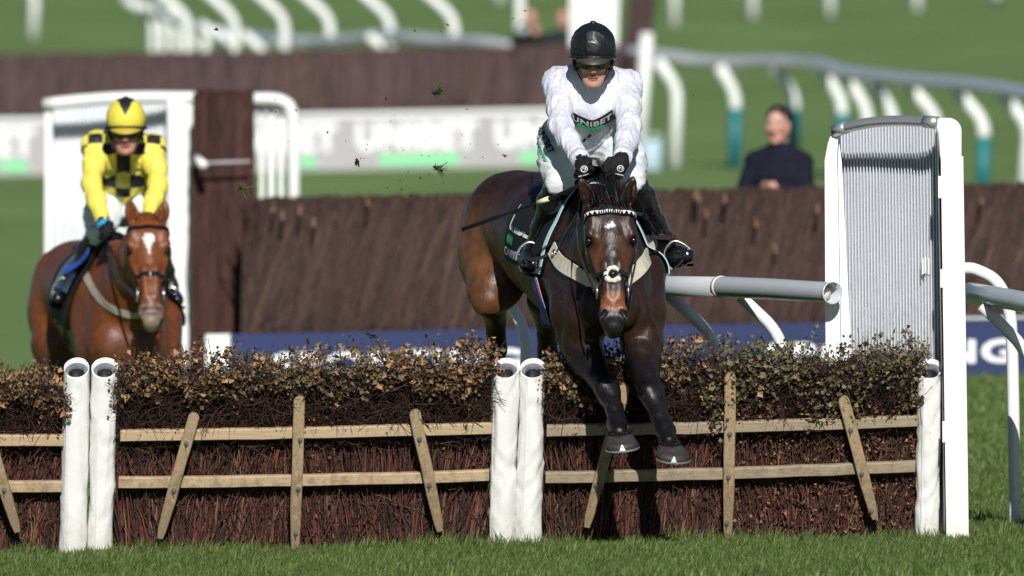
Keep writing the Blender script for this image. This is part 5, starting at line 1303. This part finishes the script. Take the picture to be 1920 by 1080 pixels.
# whip in the hand
mb = MB(); wp = W(np.array([1112, 1082, 1030, 1008, 950, 868]), np.array([336, 351, 372, 380, 401, 430]), np.array([59.50, 59.52, 59.60, 59.64, 59.75, 59.9]))
mb.tube(wp, [.009, .0105, .0085, .0062, .005, .006], 10); wh = mb.build('whip', M['black_l'], smooth=True, origin=wp[0]); tag(wh, 'black riding whip with a yellow taped collar, held out to the side', 'whip')
mb = MB(); mb.tube([wp[3], wp[2] * .97 + wp[3] * .03], .0115, 12); mb.build('tape_collar', M['yelltape'], wh, smooth=True)
mb = MB(); T = nrm(wp[5] - wp[4]); pp = np.array([wp[5] - T * .28, wp[5] - T * .2, wp[5] + T * .01]); mb.ribbon(pp, np.tile(V(0, -1, .1), (3, 1)), [.008, .019, .019], .005); mb.build('flap', M['black_l'], wh)

# stirrups hang from the saddle: parts of the horse's tack
def stirrup(root, pts_px, bar_px, d, leather, rad=.0065):
    px, py = np.array(pts_px, float).T; mb = MB(); mb.tube(smooth_path(W(px, py, np.full(len(px), d)), 40), rad, 8); st = mb.build('stirrup_iron', M['metal'], root, smooth=True)
    b = W(*[np.array(c, float) for c in zip(*bar_px)], np.full(2, d)); mb = MB(); n = nrm(np.cross(b[1] - b[0], V(0, 1, 0))); mb.ribbon(b, np.tile(n, (2, 1)), .045, .008); mb.build('tread', M['black_l'], st)
    l = W(*[np.array(c, float) for c in zip(*leather)]); T = nrm(np.gradient(l, axis=0)); mb = MB(); mb.ribbon(l, nrm(np.cross(T, V(1, 0, 0)) + V(0, -.2, 0)), .022, .005); mb.build('stirrup_leather', M['brownstrap'], st)
stirrup(HM_.root, [(1008, 513), (1016, 500), (1018, 482), (1010, 463), (995, 454), (980, 460), (970, 475), (968, 489)], [(968, 489), (1008, 513)], 60.12, [(1000, 455, 60.13), (1012, 440, 60.1), (1040, 385, 60.2)])
stirrup(HM_.root, [(1262, 508), (1250, 494), (1245, 478), (1253, 460), (1266, 452), (1282, 458), (1295, 468)], [(1262, 508), (1298, 474)], 60.10, [(1266, 453, 60.12), (1240, 440, 60.1), (1200, 385, 60.2)])
HM_.pxstrap([(1043, 483), (1030, 490), (1008, 486), (985, 480)], .016, M['brownstrap'], 'loose_strap', HM_.root, ('trunk', 'neck', 'leg'), .05)
mb = MB(); l = W(np.array([1222, 1236, 1250, 1268]), np.array([443, 446, 446, 444]), np.array([59.85, 59.95, 60.0, 60.05])); mb.ribbon(l, np.tile(V(0, -1, .2), (4, 1)), .018, .004); mb.build('loose_strap', M['brownstrap'], HM_.root)
# ================================================================ second horse and rider
def horse_second():
    s = SDF(); H = Horse(); H.s = s; c = lambda px, py, d: W(px, py, d)
    side = nrm(V(.96, .28, 0)); fwd = nrm(V(.28, -.96, 0))
    s.echain([(c(164, 540, 71.95), (.25, .25)), (c(172, 545, 71.7), (.268, .265)), (c(188, 560, 71.3), (.262, .285)), (c(208, 580, 70.9), (.275, .325)), (c(224, 600, 70.55), (.262, .335)), (c(236, 622, 70.3), (.22, .28))], side, .05, 'trunk')
    s.ell(c(240, 650, 70.2), (.2, .15, .22), np.stack([side, fwd, np.cross(side, fwd)]), .06, 'trunk')
    for px in (205, 275): s.ell(c(px, 655, 70.15), (.115, .11, .16), None, .045, 'trunk')
    s.cap(c(205, 480, 70.75), c(222, 485, 70.45), .11, .10, .08, 'trunk')
    s.chain([(c(140, 525, 71.9), .21), (c(118, 590, 71.8), .175), (c(105, 650, 71.65), .125), (c(102, 690, 71.6), .08)], .06, 'hind')
    s.chain([(c(190, 525, 72.0), .2), (c(195, 600, 71.9), .16), (c(190, 680, 71.8), .1)], .06, 'hind')
    s.ell(c(95, 570, 71.9), (.10, .2, .24), None, .08, 'hind')
    gp = lambda x, d: gpy(x, d)
    for (gx, d) in ((100, 71.7), (190, 72.0)):
        yb = gp(gx, d + .1)
        s.chain([(c(gx, 680, d - .05), .09), (c(gx + 2, 740, d + .15), .06), (c(gx + 4, 775, d + .25), .052), (c(gx + 4, 800, d + .24), .04), (c(gx + 3, 850, d + .12), .036), (c(gx + 2, yb - 22, d + .06), .045), (c(gx + 1, yb - 4, d), .05)], .02, 'leg')
    s.echain([(c(232, 570, 70.4), (.175, .27)), (c(246, 530, 70.15), (.135, .21)), (c(262, 480, 69.95), (.10, .155)), (c(272, 445, 69.86), (.09, .12))], V(1, 0, 0), .06, 'neck')
    s.chain([(c(172, 600, 70.5), .115), (c(182, 660, 70.3), .11), (c(186, 715, 70.25), .10), (c(190, 760, 70.0), .075), (c(194, 800, 69.8), .058), (c(196, 840, 70.1), .04), (c(194, 868, 70.3), .045)], .03, 'leg')
    s.chain([(c(305, 600, 70.55), .11), (c(300, 660, 70.35), .115), (c(297, 715, 70.25), .10), (c(296, 760, 70.1), .075), (c(296, 800, 69.9), .056), (c(296, 850, 69.75), .04), (c(297, 882, 69.65), .046)], .03, 'leg')
    poll, muz = c(276, 418, 69.78), c(284, 602, 69.50)
    hp, fr = add_head(s, poll, muz, .10, 1.06, [(c(251, 418, 69.82), c(241, 373, 69.80), V(.25, -1, -.1)), (c(301, 416, 69.82), c(311, 376, 69.82), V(-.2, -1, -.1))])
    x, y, w, L = fr; H.hp, H.fr, H.poll = hp, fr, poll
    v, f = s.mesh(.011); col = np.zeros_like(v); q = v - poll; t = q @ w / L; a, b = q @ x, q @ y; n1 = wrinkle(v, 1, 2.5, 3) * .5
    body = V(.145, .045, .013); col[:] = body * (1 + .18 * n1)[:, None]
    low = np.clip((.72 - v[:, 2]) / .2, 0, 1); col = col * (1 - .75 * low[:, None]) + V(.02, .012, .01) * .75 * low[:, None]
    hd = (t > -.15) & (t < 1.2) & (b > -.2) & (np.abs(a) < .17) & (v[:, 1] < 69.95)
    fc = np.tile(V(.15, .046, .014), (len(v), 1)); mz = np.clip((t - .84) / .06, 0, 1)[:, None]; fc = fc * (1 - mz) + V(.10, .065, .05) * mz
    bl = ((a / .031) ** 2 + ((t - .21) / .062) ** 2 < 1) | ((np.abs(a) < .024 * np.clip((.37 - t) / .16, 0, 1)) & (t > .2)); fc[bl & (b > -.02)] = V(.66, .62, .58)
    nl = (t > .97) & (b > -.05); fc[nl] = V(.22, .16, .12); col[hd] = fc[hd]
    root = mesh_obj('horse', v, f, M['coat'], None, np.clip(col, .004, 1), True, V(v[:, 0].mean(), 70.9, 0)); H.root = root
    tag(root, 'chestnut horse with white forehead mark galloping up behind the hurdles', 'horse')
    for qx in (-1, 1):
        mb = MB(); ph, th = np.meshgrid(np.linspace(0, np.pi, 9), np.linspace(0, 2 * np.pi, 13), indexing='ij'); cc = hp(qx * .096, .010, .292)
        mb.grid(cc + .02 * np.stack([np.sin(ph) * np.cos(th), np.sin(ph) * np.sin(th), np.cos(ph)], -1)); mb.build('eye', M['eye'], root, smooth=True)
    rr = np.random.default_rng(12); K = 5; t_ = np.linspace(0, 1, K); mb = MB(); n = 260
    b0 = W(rr.normal(277, 9, n), 418 + rr.normal(0, 3, n), np.full(n, 69.8)); P = b0[:, None] + np.stack([rr.normal(0, .03, n), rr.normal(.02, .04, n), rr.uniform(.0, .06, n)], -1)[:, None] * t_[None, :, None]
    mb.strands(P, np.full(n, .004)[:, None] * np.linspace(1.1, .3, K)[None], 3); mb.build('forelock', M['hair2'], root, smooth=True)
    mb = MB(); n = 260; b0 = c(165, 470, 72.25) + rr.normal(0, .02, (n, 3)); P = b0[:, None] + np.stack([rr.normal(0, .05, n), .3 + rr.normal(0, .05, n), -rr.uniform(.35, .7, n)], -1)[:, None] * t_[None, :, None] + V(0, .25, .12) * (t_ * (1 - t_))[None, :, None]
    mb.strands(P, np.full(n, .005)[:, None] * np.linspace(1, .3, K)[None], 3); mb.build('tail', M['hair2'], root, smooth=True)
    # tack
    P, N = head_ring(H, .085, np.linspace(8, 172, 30), .003, tslope=.05); br = strap(H, P, N, .024, M['black_l'], 'bridle', root)
    for qx in (-1, 1):
        ts = np.linspace(.14, .72, 16); O = poll + w * (ts * L)[:, None] + x * qx * .3 + y * (-.035 + .03 * ts)[:, None]
        P, N = s.cast(O, np.broadcast_to(-x * qx, O.shape), ('head',)); strap(H, P + N * .002, N, .018, M['black_l'], 'cheekpiece', br)
        bb = P[-1] + N[-1] * .012; mb = MB(); th = np.linspace(0, 2 * np.pi, 17); mb.tube(bb + .036 * (np.cos(th)[:, None] * w + np.sin(th)[:, None] * y), .006, 8, caps=False); mb.build('bit_ring', M['metal'], br, smooth=True)
    P, N = head_ring(H, .57, np.linspace(-50, 230, 40), .003); strap(H, P, N, .024, M['black_l'], 'noseband', br)
    def pxs(pts, wd, m, name, parent, tags=('trunk', 'neck', 'leg'), off=.006, th=.005, n=26):
        qq = smooth_path([V(a_, b_, 0) for a_, b_ in pts], n); P, N = s.castpx(qq[:, 0], qq[:, 1], 68.9, tags); P = P + N * off
        for _ in range(2): P[1:-1] = .25 * P[:-2] + .5 * P[1:-1] + .25 * P[2:]
        return strap(H, P, N, wd, m, name, parent, th)
    bp = pxs([(156, 503), (168, 528), (182, 552), (204, 574), (236, 588), (266, 588), (296, 566)], .040, M['dull_strap'], 'breastplate', root)
    pxs([(202, 462), (215, 490), (228, 520), (240, 545)], .03, M['brownstrap'], 'martingale', bp, off=.02)
    A, B = c(222, 590, 70.5), c(190, 565, 71.25)
    P, N = trunk_patch(H, A, B, side, 20, np.linspace(-108, 100, 51), .014, ('trunk', 'leg', 'neck')); mb = MB(); mb.grid(P); mb.grid(P - N * .006, flip=True); sc_ = mb.build('saddle_cloth', M['black_c'], root, smooth=True)
    P, N = trunk_patch(H, c(216, 585, 70.6), c(195, 565, 71.1), side, 12, np.linspace(-70, 70, 31), .03, ('trunk', 'leg', 'neck')); mb = MB(); mb.grid(P); mb.grid(P - N * .012, flip=True); mb.build('saddle', M['black_l'], root, smooth=True)
    pxs([(180, 478), (168, 495), (152, 508), (136, 516)], .06, M['royal'], 'blue_pad', root, ('trunk', 'leg', 'neck'), off=.045)
    pxs([(135, 560), (128, 590), (126, 620), (130, 650)], .06, M['black_c'], 'girth', root, ('trunk', 'leg'), off=.012)
    for qx, hand in ((-1, W(212, 452, 70.1)), (1, W(270, 440, 70.1))):
        bit = hp(qx * .08, -.01, .72); mid = (hand + bit) / 2 + V(qx * .05, .04, -.03); qd = smooth_path([hand, hand + V(qx * .02, -.03, -.05), mid, bit], 20); T = nrm(np.gradient(qd, axis=0)); mb = MB(); mb.ribbon(qd, np.cross(T, V(0, .3, 1)), .024, .005); mb.build('rein', M['brownstrap'], br)
    stirrup(root, [(134, 565), (140, 545), (132, 525), (115, 522), (102, 535), (97, 556)], [(97, 556), (134, 565)], 70.75, [(118, 522, 70.75), (150, 490, 70.8), (185, 460, 70.8)], .008)
    stirrup(root, [(318, 574), (312, 558), (316, 542), (328, 540), (336, 555), (338, 568)], [(318, 574), (338, 568)], 70.85, [(322, 541, 70.85), (318, 500, 70.9), (300, 460, 70.9)], .008)
    return H
H2 = horse_second()
def silk_col(v, arm, tor, P, side):
    c0 = P['chest1']; ax = nrm(P['pelvis'] - c0); u = (v - c0) @ side; w = (v - c0) @ V(0, 0, -1)
    up = (v - c0) @ np.cross(side, ax)
    chk = (np.floor(u / .078 + .5) + np.floor((w + .5 * np.abs(v[:, 1] - c0[1])) / .072 + .2)) % 2 > .5
    y = V(.72, .62, .10); k = V(.012, .012, .017); col = np.tile(y, (len(v), 1)); t = arm > tor - .012
    col[t & chk] = k; sh = (np.abs(u) > .165) & (w < -.02) & (v[:, 1] > c0[1]) & chk; col[sh] = k; return col
def helm_col(v, C, X, Fw, U):
    q = v - C; a, b, c = q @ X, q @ Fw, q @ U; col = np.tile(V(.72, .60, .07), (len(v), 1))
    k = (c + .055 * np.clip(1 - np.abs(a) / .036, 0, 1) * (b > 0) - .02 * np.clip(np.abs(a) / .09, 0, 1)) > .150; col[k] = V(.012, .012, .02); return col
JY = dict(head=(236, 243, 70.35), neck=(234, 268, 70.5), chest1=(233, 288, 70.6), chest0=(232, 310, 70.7), waist=(231, 342, 70.78), pelvis=(230, 380, 70.92),
          shL=(180, 272, 70.6), shR=(286, 276, 70.6), elL=(172, 345, 70.4), elR=(297, 345, 70.4), wrL=(196, 422, 70.22), wrR=(276, 415, 70.22), handL=(212, 448, 70.14), handR=(262, 442, 70.14),
          hipL=(200, 372, 70.86), hipR=(266, 372, 70.86), knL=(184, 440, 70.58), knR=(288, 442, 70.6), anL=(130, 535, 70.85), anR=(318, 535, 70.95), heelL=(118, 556, 70.9), heelR=(322, 560, 70.95), toeL=(108, 560, 70.68), toeR=(332, 563, 70.7))
jy = jockey(JY, dict(pitch=10, label='jockey in yellow and black checked silks riding the chestnut horse', tone=(.52, .27, .215), silk='yellow', silk_col=silk_col, helm='yellow', helm_col=helm_col, rim='black_c', peak='yellow', goggle='black_c', collar='black_c', hs=1.0, fold=.004, hfold=.0008, cuff='blueband', bw=.95))
# peak of the yellow cap needs its own pigment
def paint(o, c):
    me = o.data; n = len(me.vertices); at = me.color_attributes.new('Col', 'FLOAT_COLOR', 'POINT'); at.data.foreach_set('color', np.tile(np.array([*c, 1], np.float32), n))
for o in bpy.data.objects:
    if o.name.startswith('peak') and o.data.materials[0] == M['yellow']: paint(o, (.45, .33, .04))

# ================================================================ standing people
def standing(label, px, pyt, d, hgt, faceyaw, turn, top, legs, arms, tone, hairc, hh=.006, gear=None, jac='jumper'):
    g = W(px, 500, d); gzv = float(gz(g[0], d)); c, sn = math.cos(turn), math.sin(turn)
    Rt = lambda p: V(g[0], d, gzv) + V(p[0] * c - p[1] * sn, p[0] * sn + p[1] * c, p[2]) * hgt / 1.75
    s = SDF(); k = hgt / 1.75; X, Fw, U = V(math.cos(faceyaw), math.sin(faceyaw), 0), V(math.sin(faceyaw), -math.cos(faceyaw), 0), V(0, 0, 1); C = Rt((0, -.03, 1.625)); hq = lambda a, b, cc: C + (X * a + Fw * b + U * cc) * k
    add_face(s, hq, X, Fw, U)
    s.chain([(hq(0, -.02, -.04), .055 * k), (Rt((0, 0, 1.42)), .06 * k)], .02, 'neck'); sd_ = nrm(Rt((1, 0, 0)) - Rt((0, 0, 0)))
    s.echain([(Rt((0, 0, .95)), (.165 * k, .115 * k)), (Rt((0, 0, 1.12)), (.145 * k, .105 * k)), (Rt((0, -.01, 1.28)), (.165 * k, .12 * k)), (Rt((0, 0, 1.40)), (.13 * k, .095 * k))], sd_, .04, 'torso')
    s.chain([(Rt((-.16, 0, 1.385)), .06 * k), (Rt((0, 0, 1.40)), .08 * k), (Rt((.16, 0, 1.385)), .06 * k)], .04, 'torso')
    for q, (el, wr, hd) in zip((-1, 1), arms):
        s.chain([(Rt((q * .168, 0, 1.375)), .058 * k), (Rt(el), .046 * k), (Rt(wr), .031 * k)], .03, 'arm')
        add_hand(s, Rt(wr), Rt(hd) - Rt(wr), V(0, -.3, 1), 'hand', k, .75)
        s.chain([(Rt((q * .095, 0, .92)), .092 * k), (Rt((q * .10, -.02, .50)), .062 * k), (Rt((q * .105, .0, .40)), .058 * k), (Rt((q * .11, .03, .09)), .042 * k)], .04, 'leg')
        s.chain([(Rt((q * .11, .04, .05)), .042 * k), (Rt((q * .13, -.13, .035)), .035 * k)], .02, 'leg')
    v, f = s.mesh(.008); col = face_col(v, C, X / k, Fw / k, U / k, tone); root = mesh_obj('person', v, f, M['skin'], None, np.clip(col, .004, 1), True, V(g[0], d, gzv)); tag(root, label, 'person')
    cl = SDF(); cl.p = [dict(p) for p in s.p if p['tag'] in ('torso', 'arm')]; cl.chain([(Rt((0, 0, 1.40)), .085 * k), (Rt((0, -.01, 1.47)), .062 * k)], .02, 'torso'); v, f = cl.mesh(.009, None, .014); v = fold_mesh(v, f, .004, 14, 3); mesh_obj('jumper' if jac == 'jumper' else 'jacket', v, f, M[jac], root)
    cl = SDF(); cl.p = [dict(p) for p in s.p if p['tag'] == 'leg']; cl.ecap(Rt((0, 0, .90)), Rt((0, 0, 1.02)), (.165 * k, .12 * k), (.155 * k, .11 * k), sd_, .04, 'leg'); cl.p.insert(0, cl.p.pop()); v, f = cl.mesh(.010, None, .012); v = fold_mesh(v, f, .003, 14, 4); mesh_obj('trousers', v, f, M['black_c'], root)
    hr = SDF(); hr.ell(hq(0, -.018, .058), np.array((.082, .10, .088)) * k, np.stack([X, Fw, U])); hr.ell(hq(0, .10, .02), np.array((.065, .05, .062)) * k, np.stack([X, Fw, U]), .02, '', 's')
    v, f = hr.mesh(.006, cut=[(hq(0, .1, .055), -nrm(U - Fw * .55))]); v = fold_mesh(v, f, .003, 60, 5); mesh_obj('hair', v, f, mat('hair_' + label[:9].replace(' ', '_'), hairc, .6, .3, var=.4, vscale=50), root)
    if gear: gear(root, hq, Rt, k)
    return root
standing('man in a dark jumper standing behind the brush fence with his arms folded', 1461, 205, 87.6, 1.74, -.32, -.32, None, None,
         [((-.23, -.10, 1.13), (-.06, -.19, 1.17), (.02, -.205, 1.22)), ((.22, -.10, 1.13), (.05, -.165, 1.17), (-.04, -.15, 1.20))], (.52, .29, .225), (.02, .015, .014))
def camera_gear(root, hq, Rt, k):
    mb = MB(); mb.box(hq(0, .17, -.10), (.15 * k, .09, .11 * k), bev=.012); cm = mb.build('camera_body', M['black_l'], root); mb = MB(); mb.tube([hq(-.0, .2, -.10), hq(-.01, .34, -.11), hq(-.012, .36, -.11), hq(-.016, .47, -.13)], [.045, .045, .062, .066], 18); mb.build('lens', M['black_l'], cm, smooth=True)
    mb = MB(); mb.tube([hq(-.016, .468, -.13), hq(-.016, .475, -.13)], [.06, .055], 18); mb.build('lens_glass', M['greyrail'], cm, smooth=True)
am = [((-.22, -.12, 1.2), (-.09, -.24, 1.43), (-.05, -.27, 1.49)), ((.22, -.12, 1.2), (.09, -.24, 1.43), (.05, -.27, 1.49))]
standing('photographer in a dark green jacket holding a camera, behind the far fence', 994, 0, 156.5, 1.70, -.15, 0, None, None, am, (.50, .27, .2), (.10, .07, .04), gear=camera_gear, jac='greenj')
standing('second bystander in dark green, half hidden by the far white wing panel', 1056, 0, 157.6, 1.66, .1, 0, None, None, [((-.24, -.03, 1.12), (-.2, -.12, .92), (-.19, -.16, .86)), ((.24, -.03, 1.12), (.2, -.12, .92), (.19, -.16, .86))], (.48, .27, .2), (.06, .04, .03), jac='greenj')

# ================================================================ flying turf
def clod_mesh(seed, flat):
    r = np.random.default_rng(seed); s = SDF(); p = V(0, 0, 0)
    for k in range(7): s.ell(p + r.normal(0, .42, 3) * V(1, .6, flat), r.uniform(.25, .6, 3) * V(1, .8, flat), None, .15)
    v, f = s.mesh(.11); v = fold_mesh(v, f, .08, 5, seed); return v, f
protos = []
for k in range(3):
    v, f = clod_mesh(40 + k, .55); mb = MB(); mb.add(v, f); protos.append((v, f))
def big_clod(px, py, d, size, rot, label, seed, grassy):
    v, f = clod_mesh(seed, .45); v = v / np.abs(v).max() * size / 410 * d / 60; cr, sr = math.cos(rot), math.sin(rot); v = v @ np.array([[cr, 0, sr], [0, 1, 0], [-sr, 0, cr]]).T; p = W(px, py, d)
    o = mesh_obj('turf_clod', v + p, f, M['clod'], None, None, False, p); tag(o, label, 'turf clod', 'clods of turf kicked into the air')
    if grassy:
        r = np.random.default_rng(seed); n = 26; t = np.linspace(0, 1, 4); b = p + v[r.integers(0, len(v), n)] * .8; P = b[:, None] + (nrm(r.normal(size=(n, 3)) + V(.5, 0, -.3)) * r.uniform(.02, .06, (n, 1)))[:, None] * t[None, :, None]
        mb = MB(); mb.strands(P, np.full(n, .0014), 3, np.repeat(V(.09, .13, .04)[None], n, 0)); mb.build('grass_roots', M['blade'], o, usecol=True)
for a in ((820, 173, 61.0, 13, -.5, 'largest dark clod of turf, floating left of the white jockey', 61, 1), (822, 316, 60.8, 12, .5, 'ragged clod with grass roots, above the birch fence left of the horse', 62, 1), (669, 303, 60.6, 11, 1.4, 'upright narrow clod in front of the lettered board', 63, 0), (452, 353, 60.5, 9, .2, 'clod with yellow grass in front of the birch column foot', 64, 1), (696, 630, 60.3, 12, .1, 'wide crumbling clod in front of the navy board', 65, 0),
          (577, 642, 60.2, 8, 1.2, 'oval clod just above the first letters of the navy board', 66, 0), (799, 628, 60.4, 7, .9, 'small lumpy clod right of the wide one before the navy board', 67, 0), (839, 45, 61.2, 5, 1.0, 'small dark clod high up below the top rail', 68, 0), (404, 56, 61.5, 6, .1, 'thin flat clod before the curving rail at top left', 69, 0), (945, 292, 60.4, 6, .2, 'flat clod just left of the white breeches', 70, 0), (545, 655, 60.2, 8, 1.0, 'forked clod over the leaf tops of the middle hurdle', 71, 0)):
    big_clod(*a)
pm = []
for k, (v, f) in enumerate(protos):
    pm.append(mesh_obj('turf_crumb', v / np.abs(v).max(), f, M['clod'], None, None, False))
rc = np.random.default_rng(77); crumbs = [(778, 57), (826, 58), (845, 67), (516, 187), (565, 212), (740, 216), (724, 186), (876, 205), (689, 270), (731, 276), (882, 270), (855, 295), (648, 265), (788, 334), (831, 343), (750, 338), (1300, 178), (1299, 300), (984, 20), (962, 35), (540, 265), (463, 275), (614, 248), (1008, 220), (600, 520), (760, 560), (640, 590), (548, 585), (900, 640), (870, 610)]
for _ in range(46): crumbs.append((rc.normal(760, 110), rc.normal(300, 75)))
for _ in range(26): crumbs.append((rc.normal(780, 80), rc.normal(640, 22)))
for i, (px, py) in enumerate(crumbs):
    o = pm[i] if i < 3 else pm[i % 3].copy()
    if i >= 3: COL.objects.link(o)
    d = 60.5 + rc.normal(0, .5); sz = rc.uniform(.8, 2.6) / 410 * (1.2 if i < 24 else 1)
    o.location = W(px, py, d); o.scale = (sz, sz, sz * rc.uniform(.6, 1.2)); o.rotation_euler = rc.uniform(0, 6, 3)
    tag(o, 'tiny dark crumb of turf hanging in the air left of the horse' if px < 960 else 'tiny dark crumb of turf in the air near the white jockey', 'turf crumb', 'tiny crumbs of turf in the air')
# a leaf knocked loose
mb = MB(); rng = np.random.default_rng(5); p = W(np.array([242.]), np.array([661.]), np.array([59.85])); mb.leaves(p, np.array([.03]), np.array([[.2, -1, .3]]), np.array([[.40, .22, .09]])); lf = mb.build('loose_leaf', M['leaf'], usecol=True, origin=p[0]); tag(lf, 'single orange leaf flying above the right padded post of the left pair', 'leaf')
